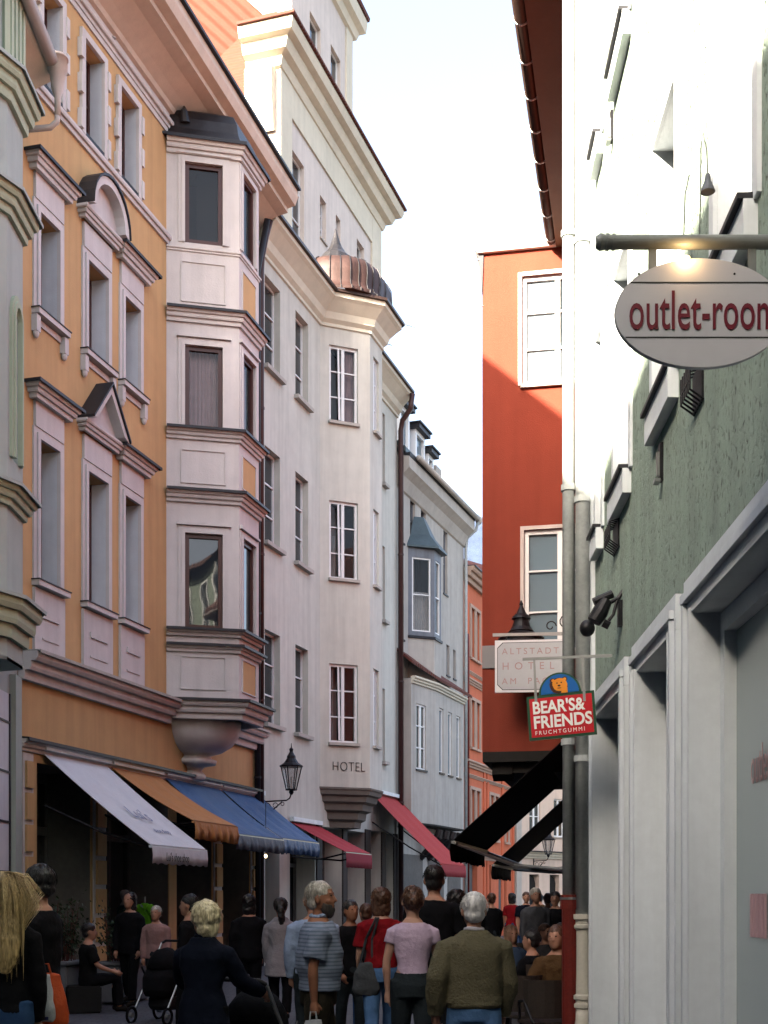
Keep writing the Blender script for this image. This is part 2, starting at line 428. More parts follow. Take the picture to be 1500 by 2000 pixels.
# ------------------------------------------------------------- ochre house with the pink bay
OF = Frame((-11.1 + .272*19.9, 19.9), .272, 'L')
och = OF.root('ochre_house', 'tall ochre rendered house with pinkish window trim, a canted bay and awnings along its shops', 'house')
LEN = 10.26
cols = [(OF.u(74), OF.u(112)), (OF.u(168), OF.u(207)), (OF.u(240), OF.u(270))]
aw_ = [(OF.u(80), OF.u(117)), (OF.u(162), OF.u(199)), (OF.u(232), OF.u(266))]
ops = []
for a, b in cols: ops += [(a, b, 10.97, 12.58, .37), (a, b, 6.66, 8.95, .37)]
for a, b in aw_: ops += [(a, b, 14.72, 16.32, .30)]
gops = [(OF.u(72), OF.u(178), 0.02, 3.78, 1.0), (OF.u(207), OF.u(330), 0.02, 3.78, 1.0), (OF.u(345), OF.u(414), 0.02, 3.78, 1.0), (OF.u(433), LEN-.35, 0.02, 3.78, 1.0)]
k = MB().wall(0, LEN, 0, 17.4, ops + gops); shell(k, 0, LEN, 9, 0, 17.4); k.build('wall', OCHRE, och)
# reveals get their own paler paint
for (a, b, c, d, r) in ops:
    e = .004
    MB().quad((b-e, 0, c), (b-e, r, c), (b-e, r, d), (b-e, 0, d)).quad((a+e, 0, c), (a+e, r, c), (a+e, r, d), (a+e, 0, d)).build('reveal', REVEAL, och)
for i, (a, b) in enumerate(cols):
    for row, (z0, z1) in enumerate(((6.66, 8.95), (10.97, 12.58))):
        wo = window(och, a+.006, b-.006, z0, z1, rec=.31, fm=BROWNW, nv=1, nh=1, sm=PINK, so_=.14, sh=.08, sl_ex=.20)
        MB().box(a-.21, b+.21, -.155, .0, z0+.005, z0+.022).build('sill_flashing', DARKTRIM, wo)
        su = surround(och, a, b, z0, z1, wd=.17, out=.06)
        zt = z1 + .17
        fr = MB().box(a-.14, b+.14, -.05, .01, zt+.002, zt+.42)
        fr.build('frieze_panel', PINK, su)
        zc = zt + .42
        if i == 1:
            cn = cornice(och, [(a-.22, 0), (a-.22, -.09), (b+.22, -.09), (b+.22, 0)], zc+.2, .18, .12, name='window_hood', flash=False)
            A, B = a-.32, b+.32; mid = (A+B)/2; hw = (B-A)/2
            if row == 0:
                ped = [(A, zc+.2), (mid, zc+1.0), (B, zc+.2)]; inn = [(A+.18, zc+.26), (mid, zc+.84), (B-.18, zc+.26)]
            else:
                n = 12; ped = [(mid - hw*math.cos(math.pi*j/n), zc+.2 + .72*math.sin(math.pi*j/n)) for j in range(n+1)]
                inn = [(mid - hw*.78*math.cos(math.pi*j/n), zc+.25 + .54*math.sin(math.pi*j/n)) for j in range(n+1)]
            q = MB()          # raking band of the pediment, open in the middle
            for j in range(len(ped)-1):
                p0, p1, i0, i1 = ped[j], ped[j+1], inn[j], inn[j+1]
                q.add([(x, y, z) for (x, z) in (p0, p1, i1, i0) for y in (-.30, .01)], [(0,2,4,6),(1,7,5,3),(0,1,3,2),(4,5,7,6),(2,3,5,4),(0,6,7,1)])
            po = q.build('pediment', PINK, och)
            MB().prism(inn, -.12, .012).build('tympanum', PINK, po)
            r = MB()
            for j in range(len(ped)-1):
                (xa, za), (xb, zb) = ped[j], ped[j+1]
                r.add([(xa, -.34, za+.004), (xb, -.34, zb+.004), (xb, 0, zb+.004), (xa, 0, za+.004), (xa, -.34, za+.05), (xb, -.34, zb+.05), (xb, 0, zb+.05), (xa, 0, za+.05)],
                      [(0,3,2,1),(4,5,6,7),(0,1,5,4),(1,2,6,5),(2,3,7,6),(3,0,4,7)])
            r.build('pediment_flashing', DARKTRIM, po)
        else:
            cornice(och, [(a-.22, 0), (a-.22, -.09), (b+.22, -.09), (b+.22, 0)], zc+.20, .22, .15, name='window_hood')
        if row == 0:      # panel under the first-floor windows
            pn = MB().box(a-.17, b+.17, -.05, .01, 5.46, z0-.105).build('sill_panel', PINK, och)
            MB().box(a+.05, b-.05, -.075, -.048, 6.1, 6.2).box(a+.05, b-.05, -.065, -.048, 5.76, 5.79).build('panel_moulding', PINK, pn)
        else:             # two little consoles under the second-floor sill
            for x in (a-.20, b+.08):
                MB().prism([(x, z0-.36), (x+.12, z0-.36), (x+.12, z0-.10), (x, z0-.10)], -.10, .01).ball((x+.06, -.05, z0-.38), (.055, .05, .09)).build('console', PINK, och)
            MB().box(a-.08, b+.08, -.03, .01, z0-.2, z0-.10).build('sill_apron', PINK, och)
for a, b in aw_:
    wo = window(och, a+.006, b-.006, 14.72, 16.32, rec=.26, fm=BROWNW, nv=0, nh=1, sm=DARKTRIM, so_=.05, sh=.05, sl_ex=.02)
    su = surround(och, a, b, 14.66, 16.32, wd=.12, out=.06, steps=1)
    for z in (14.7, 15.3, 15.9):
        for x0 in (a-.19, b+.10): MB().box(x0, x0+.09, -.085, .01, z, z+.32).build('corner_block', PINK, su)
pinkfr = MB().box(0, LEN, -.03, .01, 16.62, 17.10).build('frieze', PINK, och)
cornice(och, [(0, 0), (LEN, 0)], 14.60, .16, .10, flash=False, name='belt_course', steps=2)
cornice(och, [(0, 0), (LEN, 0)], 16.86, .14, .12, flash=False, name='belt_course', steps=2)
cornice(och, [(0, 0), (OF.u(325), 0)], 5.45, .42, .34, name='storey_cornice', fm=STONE)
cornice(och, [(7.62, 0), (LEN, 0)], 5.45, .42, .34, name='storey_cornice', fm=STONE)
cornice(och, [(0, 0), (LEN, 0)], 4.10, .18, .14, name='shop_cornice')
EAVE = MB().run([(-.0, 0), (LEN, 0)], [(-.02, 17.02), (.10, 17.06), (.12, 17.16), (.28, 17.26), (.55, 17.40), (.80, 17.44), (.80, 17.54), (.98, 17.58), (1.04, 17.74), (1.04, 17.90), (-.02, 17.95)]).build('eave_cornice', stucco('eave_plaster', (.70, .56, .46)), och)
MB().run([(0, 0), (LEN, 0)], [(.2, 17.955), (1.10, 17.905), (1.12, 17.90), (1.12, 17.96), (.2, 18.03)]).build('flashing', DARKTRIM, EAVE)
gable_roof(och, 0, LEN, -.3, 9, 18.0, 4.6, TILE, ov=.0)
MB().add([(0.02, 0, 17.4), (0.02, 9, 17.4), (0.02, 4.5, 22.2), (LEN-.02, 0, 17.4), (LEN-.02, 9, 17.4), (LEN-.02, 4.5, 22.2)], [(0, 1, 2), (3, 5, 4)]).build('gable_wall', OCHRE, och)
# small niche ornament on the frieze
MB().tube([(3.1, -.035, 16.98 + .0), (3.1, -.035, 17.0)], .05).build('frieze_rosette', PINK, och)

# the bay
ub = OF.u(325)
BP = [(ub, 0), (ub+.67, -1.26), (ub+1.76, -1.26), (ub+2.43, 0)]
um = ub + 1.215
bw = MB()
M0, L0 = seg(BP[0], BP[1]); M1, L1 = seg(BP[1], BP[2]); M2, L2 = seg(BP[2], BP[3])
rowsb = ((6.92, 8.80), (10.86, 12.50), (14.52, 16.10))
for M_, L_, fr_ in ((M0, L0, (.36, 1.10)), (M1, L1, (.16, .86)), (M2, L2, (.36, 1.10))):
    bw.M = M_; bw.wall(0, L_, 5.3, 16.42, [(fr_[0], fr_[1], c, d, .10) for c, d in rowsb])
bw.M = None
bay = bw.build('bay', PINK, och)
for ri, (c, d) in enumerate(rowsb):
    for fi, (M_, fr_) in enumerate(((M0, (.36, 1.10)), (M1, (.16, .86)), (M2, (.36, 1.10)))):
        cu = None
        if ri == 1: cu = (CURTP, .08, .95, .04, .97)
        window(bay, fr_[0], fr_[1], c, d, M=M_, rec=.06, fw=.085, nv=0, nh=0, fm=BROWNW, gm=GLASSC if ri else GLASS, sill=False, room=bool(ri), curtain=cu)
        su = surround(bay, fr_[0], fr_[1], c, d, wd=.13, out=.04, M=M_, steps=2)
        su2 = MB(M_); su2.box(fr_[0]-.16, fr_[1]+.16, -.07, .01, d+.15, d+.19).box(fr_[0]-.12, fr_[1]+.12, -.045, .01, d+.192, d+.23)
        su2.build('window_hood', PINK, bay)
def panel(M_, a, b, z0, z1, fill=None):
    q = MB(M_); t = .022
    for (x0, x1, y0, y1) in ((a, b, z0, z0+t), (a, b, z1-t, z1), (a, a+t, z0+t, z1-t), (b-t, b, z0+t, z1-t)): q.box(x0, x1, -.022, .01, y0, y1)
    o = q.build('panel', PINK, bay)
    if fill: MB(M_).box(a+t, b-t, -.006, .01, z0+t, z1-t).build('panel_field', fill, bay)
for z0, z1 in ((5.72, 6.38), (9.78, 10.45), (13.35, 14.15)):
    panel(M0, .28, 1.16, z0, z1); panel(M1, .14, .90, z0, z1, OCHRE); panel(M2, .28, 1.16, z0, z1)
for z, h, o, fl in ((16.50, .26, .16, True), (14.42, .08, .05, False), (13.18, .24, .16, True), (10.84, .20, .14, True), (9.62, .22, .16, True), (6.90, .13, .12, True), (6.60, .14, .10, True), (5.50, .36, .26, True)):
    cornice(bay, BP, z, h, o, flash=fl, steps=3 if h > .15 else 2)
def halfrings(cx, spec, a=1.215, b=1.26, n=14, k=None):   # loft of half ellipses hugging the wall
    k = k or MB(); vs = []; fs = []
    for s_, z in spec:
        for j in range(n+1):
            t = math.pi*j/n; vs.append((cx - a*s_*math.cos(t), -b*s_*math.sin(t)+.01, z))
    m = n+1
    for i in range(len(spec)-1):
        for j in range(n): fs.append((i*m+j, i*m+j+1, (i+1)*m+j+1, (i+1)*m+j))
    fs.append(tuple(range(m))); fs.append(tuple((len(spec)-1)*m + j for j in range(m-1, -1, -1)))
    return k.add(vs, fs)
halfrings(um, [(.22, 4.02), (.24, 4.12), (.17, 4.22), (.22, 4.30), (.40, 4.34), (.42, 4.42), (.34, 4.46), (.32, 4.52), (.52, 4.60), (.67, 4.72), (.77, 4.90), (.81, 5.08), (.82, 5.2)]).build('bay_corbel', PINK, bay, smooth=True)
def polyloft(cx, P, spec, k=None):
    k = k or MB(); vs = []; fs = []; m = len(P)
    for s_, z in spec:
        for x, y in P: vs.append((cx + (x-cx)*s_, y*s_, z))
    for i in range(len(spec)-1):
        for j in range(m-1): fs.append((i*m+j, i*m+j+1, (i+1)*m+j+1, (i+1)*m+j))
    fs.append(tuple(range(m))); fs.append(tuple((len(spec)-1)*m + j for j in range(m-1, -1, -1)))
    return k.add(vs, fs)
cr = polyloft(um, BP, [(1.16, 16.51), (1.16, 16.56), (1.03, 16.60), (.98, 16.78), (.95, 17.0), (.88, 17.18), (.72, 17.30), (.5, 17.34)])
cr.tube([(um-1.0, -.30, 16.9), (um-1.05, -.30, 17.1), (um-1.0, -.28, 17.22)], [.10, .07, .02], 8)
cr.build('bay_roof', COPPERD, bay)
MB().quad((ub+.01, -.01, 5.4), (ub+2.42, -.01, 5.4), (ub+1.76, -1.25, 5.4), (ub+.67, -1.25, 5.4)).build('bay_floor', PINK, bay)

# ground floor piers and shopfronts
def pier(a, b):
    p = MB().box(a, b, -.03, .01, .02, 3.9).build('pier', PINK, och)
    q = MB(); z = .35
    while z < 3.5:
        q.box(a+.05, b-.05, -.075, -.028, z, z+.42); z += .50
    q.build('rusticated_blocks', OCHRE, p)
pier(OF.u(42), OF.u(62)); pier(OF.u(181), OF.u(204)); pier(OF.u(416), OF.u(431)); pier(LEN-.33, LEN-.02)
for gi, (a, b, c, d, r) in enumerate(gops):
    e = .004; MB().quad((a+e, .02, c), (a+e, r, c), (a+e, r, d), (a+e, .02, d)).quad((b-e, .02, c), (b-e, r, c), (b-e, r, d), (b-e, .02, d)).quad((a, .02, d-e), (b, .02, d-e), (b, r, d-e), (a, r, d-e)).build('shade_lining', DIMWALL, och)  # dark lining paints the shade inside the shop openings
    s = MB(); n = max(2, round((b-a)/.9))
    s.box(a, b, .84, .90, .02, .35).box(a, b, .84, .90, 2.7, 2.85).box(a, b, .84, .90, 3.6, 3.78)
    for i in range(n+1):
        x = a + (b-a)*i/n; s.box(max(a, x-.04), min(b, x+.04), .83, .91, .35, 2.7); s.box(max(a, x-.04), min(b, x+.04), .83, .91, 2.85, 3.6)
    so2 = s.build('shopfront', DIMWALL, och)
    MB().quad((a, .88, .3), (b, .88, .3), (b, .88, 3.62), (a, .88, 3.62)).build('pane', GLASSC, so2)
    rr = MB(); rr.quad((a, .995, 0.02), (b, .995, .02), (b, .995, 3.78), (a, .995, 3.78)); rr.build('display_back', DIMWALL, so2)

def downpipe(name, label, x, y, z0, z1, r, m, group=None, clamps=(), top=None, parent=None, rough=None):
    e = parent or empty(name, label, 'drainpipe', (x, y, 0), group=group)
    ox, oy = (0, 0)
    pts = [(ox, oy, z0), (ox, oy, z1)] + (top or [])
    MB().tube(pts, r, 14).build('pipe', m, e, smooth=True)
    for z in clamps: MB().tube([(0, 0, z-.025), (0, 0, z+.025)], r+.012, 14).build('clamp', m, e)
    return e
# brown downpipe and gutter box between ochre house and hotel
px_, py_ = OF.at(LEN+.02, .13)
downpipe('downpipe', 'long dark brown drainpipe where the ochre house meets the beige hotel', px_, py_, .02, 16.2, .075, PIPEB, clamps=(3, 6.2, 9.6, 13),
         top=[(.02, -.02, 16.5), (.12, -.15, 16.9), (.22, -.12, 17.3)])
px_, py_ = OF.at(LEN-.12, .10)
downpipe('downpipe', 'thin blackish pipe shape standing in for the dark gap at the far corner of the ochre house', px_, py_, .02, 15.7, .07, DARKTRIM, clamps=(4.4, 8.2, 12.2), top=[(-.0, -.03, 16.1), (.25, -.25, 17.2)])  # black pipe shape stands in for the dark gap beside the brown pipe

# ------------------------------------------------------------- pale green house at the left edge (parallel to the camera axis)
LF = Frame((-5.69, 19.88), 0.0, 'L'); LF.O = Vector((-5.69, 4.5))
lg = LF.root('pale_green_house', 'pale grey-green house cut by the left edge, with lime cornices and a corner bay', 'house')
LL = 15.36
k = MB().wall(0, LL, 0, 14.3, [(1.2+2.4*i, 2.2+2.4*i, z, z+1.7) for i in range(4) for z in (4.9, 8.3, 11.7)]); shell(k, 0, LL, 8, 0, 14.3); k.build('wall', GREYG, lg)
for i in range(4):
    for z in (4.9, 8.3, 11.7): window(lg, 1.2+2.4*i, 2.2+2.4*i, z, z+1.7)
gable_roof(lg, 0, LL, -.5, 8, 14.35, 1.9, TILED, ov=0)
MB().run([(0, 0), (LL, 0)], [(-.02, 14.0), (.35, 14.2), (.55, 14.3), (.55, 14.42), (-.02, 14.5)]).build('eave', CREAM, lg)
# bay at the corner
XB = LL - 2.25; BG = [(XB-1.0, 0), (XB, -.50), (XB+.78, -.50), (XB+.98, 0)]
gb = MB()
mm = [seg(BG[i], BG[i+1]) for i in range(3)]
for i, (M_, L_) in enumerate(mm):
    gb.M = M_
    op = [(.25, L_-.25, 7.75, 9.75, .16)] if i == 1 else [(.3, L_-.3, 7.75, 9.75, .16)] if i == 0 else []
    gb.wall(0, L_, 4.9, 16.0, op)
gb.M = None
lb = gb.build('bay', GREYG, lg)
M_, L_ = mm[1]
window(lb, .25, L_-.25, 7.75, 9.75, M=M_, rec=.12, fm=WHITEW, nv=0, nh=1, sill=False)
n = 12
q = MB(M_)
for (ri, ro, yy) in ((.145, .21, -.07), (.21, .27, -.045)):
    pts = [(-math.cos(math.pi*j/n), math.sin(math.pi*j/n)) for j in range(n+1)]
    for j in range(n):
        (c0, s0), (c1, s1) = pts[j], pts[j+1]; cx = L_/2; cz = 9.72
        vs = [(cx+c0*ri, y, cz+s0*ri*1.3) for y in (yy, .0)] + [(cx+c1*ri, y, cz+s1*ri*1.3) for y in (yy, .0)] + [(cx+c1*ro, y, cz+s1*ro*1.3) for y in (yy, .0)] + [(cx+c0*ro, y, cz+s0*ro*1.3) for y in (yy, .0)]
        q.add(vs, [(0,2,4,6),(1,7,5,3),(0,1,3,2),(4,5,7,6),(2,3,5,4),(0,6,7,1)])
    cx = L_/2; q.box(cx-ro, cx-ri, yy, .0, 7.75, 9.72).box(cx+ri, cx+ro, yy, .0, 7.75, 9.72)
q.build('arched_surround', LIME, lb)
for z, h, o, cm in ((13.0, .42, .22, LIME), (11.35, .34, .20, LIME), (7.3, .28, .18, LIME), (5.75, .55, .24, LIME)):
    cornice(lb, BG, z, h, o, m=cm, steps=3, fm=GREYG)
q = MB()
for (M_, L_) in mm[:2]:
    q.M = M_; x = .08
    while x < L_-.08: q.box(x, x+.10, -.05, .01, 13.12, 15.9); x += .19
q.M = None; q.build('fluting', LIME, lb)
MB().prismz(BG, 4.9, 4.95).build('bay_floor', GREYG, lb)
MB().prismz([(BG[0][0], .01), (BG[1][0], -.5), (BG[2][0], -.5), (BG[3][0], .01)], 16.0, 16.1).build('bay_roof', COPPERD, lb)
# ground floor strips by the corner
q = MB().box(LL-.42, LL-.10, -.10, .01, 0, 5.02); q.build('corner_pilaster', GREYG, lg)
q = MB(); x0, x1 = LL-1.5, LL-.5
for zz in (.5, 1.25, 2.0, 2.75, 3.5, 4.25): q.box(x0, x1, -.045, .01, zz, zz+.03)
q.box(x0, x0+.05, -.05, .01, .3, 4.7).box(x1-.05, x1, -.05, .01, .3, 4.7); q.build('shop_window_frame', DARKTRIM, lg)
MB().box(x0, x1, -.03, .01, .3, 4.7).build('shop_window_panel', REVEAL, lg)
# its beige gutter and rainwater hopper
hx = -5.69 + .64
ge = empty('rain_gutter', 'beige rain gutter ending in a funnel above the ochre wall at the upper left', 'gutter', (hx, 19.45, 14.35))
MB().tube([(.0, -14.5, 0), (.0, .02, 0)], .10, 12).build('gutter', PIPEBEI, ge, smooth=True)
MB().lathe((0.06, .12, 0), [(.045, -.78), (.05, -.5), (.10, -.34), (.125, -.12), (.15, -.10), (.15, .08), (.165, .08), (.165, .12), (.13, .12)], 16).build('hopper', PIPEBEI, ge, smooth=True)
MB().tube([(.06, .12, -.74), (.05, .12, -.86), (-.05, .12, -.95), (-.62, .12, -1.0)], .045, 10).build('pipe', PIPEBEI, ge, smooth=True)

# ------------------------------------------------------------- beige hotel
HF = Frame((-2.98, 29.8), .32, 'L'); HL = 11.13
hot = HF.root('beige_hotel', 'beige rendered hotel with plain deep windows and a bay under a dark copper onion roof', 'hotel')
hrows = ((5.75, 7.98), (10.05, 12.33), (14.22, 16.38))
hc = [(HF.u(517), HF.u(547)), (HF.u(577), HF.u(602)), (HF.u(747), HF.u(752))]
hops = [(a, b, c, d, .24) for a, b in hc for c, d in hrows]
gh = [(HF.u(x0), HF.u(x1), .02, z, .6) for x0, x1, z in ((518, 546, 3.0), (566, 615, 3.3), (627, 668, 3.5), (676, 712, 3.5), (722, 744, 3.6), (752, 768, 3.6))]
HB0 = HF.u(625); HB = [(HB0, 0), (HB0+.93, -1.08), (HB0+2.0, -1.08), (HB0+2.93, 0)]
k = MB().wall(0, HL, 0, 17.3, hops + gh); shell(k, 0, HL, 8.5, 0, 17.3); k.build('wall', BEIGE, hot)
for a, b in hc:
    for c, d in hrows:
        window(hot, a, b, c, d, rec=.19, fm=WHITEW, nv=0, nh=2, sm=STONE, so_=.13, sh=.09, sl_ex=.10, fw=.05)
for (a, b, c, d, r) in gh:
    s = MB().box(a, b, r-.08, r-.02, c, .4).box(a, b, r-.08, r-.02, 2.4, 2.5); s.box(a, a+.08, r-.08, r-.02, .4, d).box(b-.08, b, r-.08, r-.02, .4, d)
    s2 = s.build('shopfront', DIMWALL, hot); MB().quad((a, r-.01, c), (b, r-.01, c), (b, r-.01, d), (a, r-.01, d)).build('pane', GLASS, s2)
for x0, x1 in ((HF.u(617), HF.u(627)), (HF.u(668), HF.u(676)), (HF.u(712), HF.u(722)), (HF.u(744), HF.u(752)), (HF.u(768), HF.u(775))): MB().box(x0, x1, -.04, .01, .02, 3.6).build('dark_panel', mat('dark_panel_brown', (.05, .04, .035), var=.2), hot)  # dark panels added so the bright wall between the openings reads dark
hm = [seg(HB[i], HB[i+1]) for i in range(3)]
q = MB(); hw_ = ((.26, 1.08), (.30, .78), (.30, 1.1))
hbrows = ((5.72, 7.82), (10.08, 12.15), (14.25, 16.28))
for (M_, L_), f_ in zip(hm, hw_):
    q.M = M_; q.wall(0, L_, 4.55, 17.0, [(f_[0], f_[1], c, d, .14) for c, d in hbrows])
q.M = None; hb = q.build('bay', BEIGE, hot)
for c, d in hbrows:
    for fi, ((M_, L_), f_) in enumerate(zip(hm, hw_)):
        rr = c > 9
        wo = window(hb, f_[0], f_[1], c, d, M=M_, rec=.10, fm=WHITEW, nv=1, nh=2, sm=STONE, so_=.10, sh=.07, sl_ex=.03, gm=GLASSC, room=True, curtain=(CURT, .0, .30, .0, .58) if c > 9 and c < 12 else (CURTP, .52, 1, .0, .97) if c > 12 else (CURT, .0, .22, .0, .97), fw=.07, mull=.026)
        if fi == 0:     # left casement standing ajar: a white leaf leaning inwards out of the frame
            xm = (f_[0]+f_[1])/2 - .10
            lf = MB(M_); lf.add([(xm-.028, .045, c+.08), (xm+.028, .045, c+.08), (xm+.028, .07, c+.08), (xm-.028, .07, c+.08), (xm-.075, .0, d-.08), (xm-.03, .0, d-.08), (xm-.03, .03, d-.08), (xm-.075, .03, d-.08)],
                                [(0,3,2,1),(4,5,6,7),(0,1,5,4),(1,2,6,5),(2,3,7,6),(3,0,4,7)])
            lf.build('open_casement', WHITEW, wo)
EPATH = [(0, 0)] + HB + [(HL, 0)]
ea = MB().run(EPATH, [(-.02, 16.72), (.05, 16.74), (.05, 16.82), (.14, 16.90), (.20, 17.06), (.42, 17.28), (.50, 17.34), (.50, 17.45), (-.02, 17.52)]).build('eave_cornice', CREAM, hot)
MB().run(EPATH, [(.1, 17.53), (.52, 17.455), (.58, 17.45), (.58, 17.52), (.1, 17.62)]).build('flashing', GUTTERB, ea)
# corbelled underside of the bay
polyloft(HB0+1.465, HB, [(.50, 3.50), (.52, 3.66), (.62, 3.72), (.64, 3.90), (.76, 3.96), (.78, 4.12), (.88, 4.18), (.90, 4.32), (.98, 4.36), (1.0, 4.46), (1.03, 4.50), (1.03, 4.545)]).build('bay_corbel', stucco('dark_corbel_stone', (.17, .15, .13)), hb)  # one even stone tone, darker than the bay render
# pent roof and main roof
MB().prismz([(0, -.45), (HL, -.45), (HL, 1.6), (0, 1.6)], 0, .1)
def slab(pts, th, name, m, parent):
    vs = [Vector(p) for p in pts]; k = MB(); n = len(vs)
    k.add([tuple(v) for v in vs] + [(v.x, v.y, v.z+th) for v in vs], [tuple(range(n-1, -1, -1)), tuple(range(n, 2*n))] + [(j, (j+1) % n, (j+1) % n+n, j+n) for j in range(n)])
    return k.build(name, m, parent)
slab([(0, -.52, 17.50), (HL, -.52, 17.50), (HL, 1.62, 18.75), (0, 1.62, 18.75)], .09, 'roof', TILED, hot)
slab([(0, 1.62, 18.75), (4.6, 1.62, 18.75), (4.6, 5, 20.4), (0, 5, 20.4)], .09, 'roof', TILED, hot)
slab([(0, 5, 20.4), (4.6, 5, 20.4), (4.6, 8.5, 17.3), (0, 8.5, 17.3)], .09, 'roof', TILED, hot)
MB().add([(.02, 0, 17.3), (.02, 8.5, 17.3), (.02, 5, 20.4), (.02, 1.62, 18.75)], [(0,1,2,3)]).build('gable_wall', BEIGE, hot)
# onion roof with standing seams
cxo = HB0 + 1.465
P2 = [(cxo - 1.62*math.cos(math.pi*j/16), -1.30*math.sin(math.pi*j/16)+.05) for j in range(17)]
P8 = [(HB[0][0]-.25, .1), (HB[1][0]-.12, -1.42), (HB[2][0]+.12, -1.42), (HB[3][0]+.25, .1)]
spec = [(1.10, 17.53), (1.11, 17.60), (1.03, 17.68), (1.0, 17.84), (1.02, 18.08), (1.01, 18.30), (.95, 18.48), (.84, 18.60), (.66, 18.68), (.45, 18.72), (.30, 18.74)]
def onion(a_, k, wob=0):
    pass
on = MB(); vs = []; fs = []; NN = 36
def ring_pt(t, s_):
    c_, s2 = math.cos(t), math.sin(t); r_ = 1 + .018*abs(math.sin(t*8))
    e = .75
    return (cxo - 1.62*s_*r_*math.copysign(abs(c_)**e, c_), .08 - 1.40*s_*r_*abs(s2)**e)
for s_, z in spec:
    for j in range(NN+1):
        x, y = ring_pt(math.pi*j/NN, s_); vs.append((x, y, z))
for i in range(len(spec)-1):
    for j in range(NN): fs.append((i*(NN+1)+j, i*(NN+1)+j+1, (i+1)*(NN+1)+j+1, (i+1)*(NN+1)+j))
fs.append(tuple((len(spec)-1)*(NN+1)+j for j in range(NN, -1, -1)))
on.add(vs, fs); COPON = mat('onion_copper', (.070, .036, .030), rough=.55, metal=.25, var=.45, vs=2.5, bump=.25, bs=10, streak=.4)
oo = on.build('onion_roof', COPON, hb, smooth=True)
se = MB()
for j in range(0, 17):
    t = math.pi*j/16; pts = []
    for s_, z in spec:
        x, y = ring_pt(t, s_*1.012); pts.append((x, y, z+.005))
    se.tube(pts, .014, 5)
se.build('seams', COPPERD, oo)
MB().rings([(cxo-.86, -.25, 18.50, .62, .50), (cxo-.88, -.25, 18.72, .48, .40), (cxo-.90, -.25, 18.86, .30, .26), (cxo-.92, -.25, 19.02, .17, .16), (cxo-.93, -.25, 19.22, .09, .09), (cxo-.94, -.25, 19.50, .012, .012)], 12).build('finial', COPPERD, oo)
for (x, y) in ((HB[2][0]+.1, -1.5), (HB[3][0]+.1, -.55)):
    MB().tube([(x, y, 17.5), (x+.25, y-.42, 17.42)], .012, 6).build('gutter_spike', PIPEG, hb)
# HOTEL in dark letters on the bay
M_, L_ = hm[0]
text('lettering', 'HOTEL', .36, LETBLK, hb, M_ @ Matrix.Translation((.33, -.012, 4.98)), ext=.01, sx=.80, space=1.08, off=-.008)
# downpipe at the hotel's far corner
px_, py_ = HF.at(HL-.05, .14)
downpipe('downpipe', 'brown drainpipe at the far corner of the hotel, above the steep red awning', px_, py_, .02, 16.3, .085, PIPEB, clamps=(4.6, 8.4, 12.4), top=[(.05, -.05, 16.6), (.30, -.25, 16.9), (.36, -.3, 17.35)])

# ------------------------------------------------------------- tall house rising behind the hotel
TF = Frame((-2.87, 34.9), .32, 'L'); TL = 8.95
tall = TF.root('tall_gabled_house', 'tall beige house behind the hotel eave, with heavy cornice and orange tiled roof', 'house')
def tw(pxa, pxb, ya, yb): return (TF.u(pxa), TF.u(pxb), TF.z(pxa, yb), TF.z(pxa, ya))
tops = [tw(571, 594, 292, 470), tw(625, 637, 380, 462), tw(656, 665, 418, 500), tw(697, 711, 465, 540)]
tops = [(a, b, c, d, .2) for a, b, c, d in tops]
k = MB().wall(0, TL, 16, 25.0, tops)
k.quad((0, 0, 16), (0, .92, 16), (0, .92, 25), (0, 0, 25)); k.quad((0, .92, 16), (0, 8, 16), (0, 8, 20.6), (0, .92, 20.6))
k.quad((TL, 0, 16), (TL, 9, 16), (TL, 9, 22), (TL, 0, 25)); k.quad((0, .92, 20), (TL, .92, 20), (TL, .92, 25), (0, .92, 25))
k.quad((0, 8, 16), (TL, 8, 16), (TL, 8, 21), (0, 8, 21)); k.build('wall', TALLW, tall)
for a, b, c, d, r in tops: window(tall, a, b, c, d, rec=.16, fm=WHITEW, nv=0, nh=2, sm=STONE, so_=.05, sh=.05, sl_ex=.02, fw=.05)
MB().box(.0, TF.u(567), -.06, .01, 16.5, 24.4).box(TF.u(724), TL, -.06, .01, 16.5, 24.4).box(TF.u(567), TF.u(724), -.055, .01, 23.35, 24.4).build('raised_band', CREAM, tall)
CP = [(0, .92), (0, 0), (TL, 0), (TL, .92)]
tc_ = MB().run(CP, [(-.02, 24.20), (.10, 24.24), (.16, 24.40), (.16, 24.48), (.34, 24.54), (.42, 24.72), (.42, 24.80), (.60, 24.84), (.66, 25.0), (.66, 25.12), (-.02, 25.16)]).build('main_cornice', CREAM, tall)
MB().run(CP, [(-.02, 25.165), (.70, 25.13), (.74, 25.13), (.74, 25.2), (.3, 25.4), (-.02, 25.42)]).build('cornice_tiles', TILED, tc_)
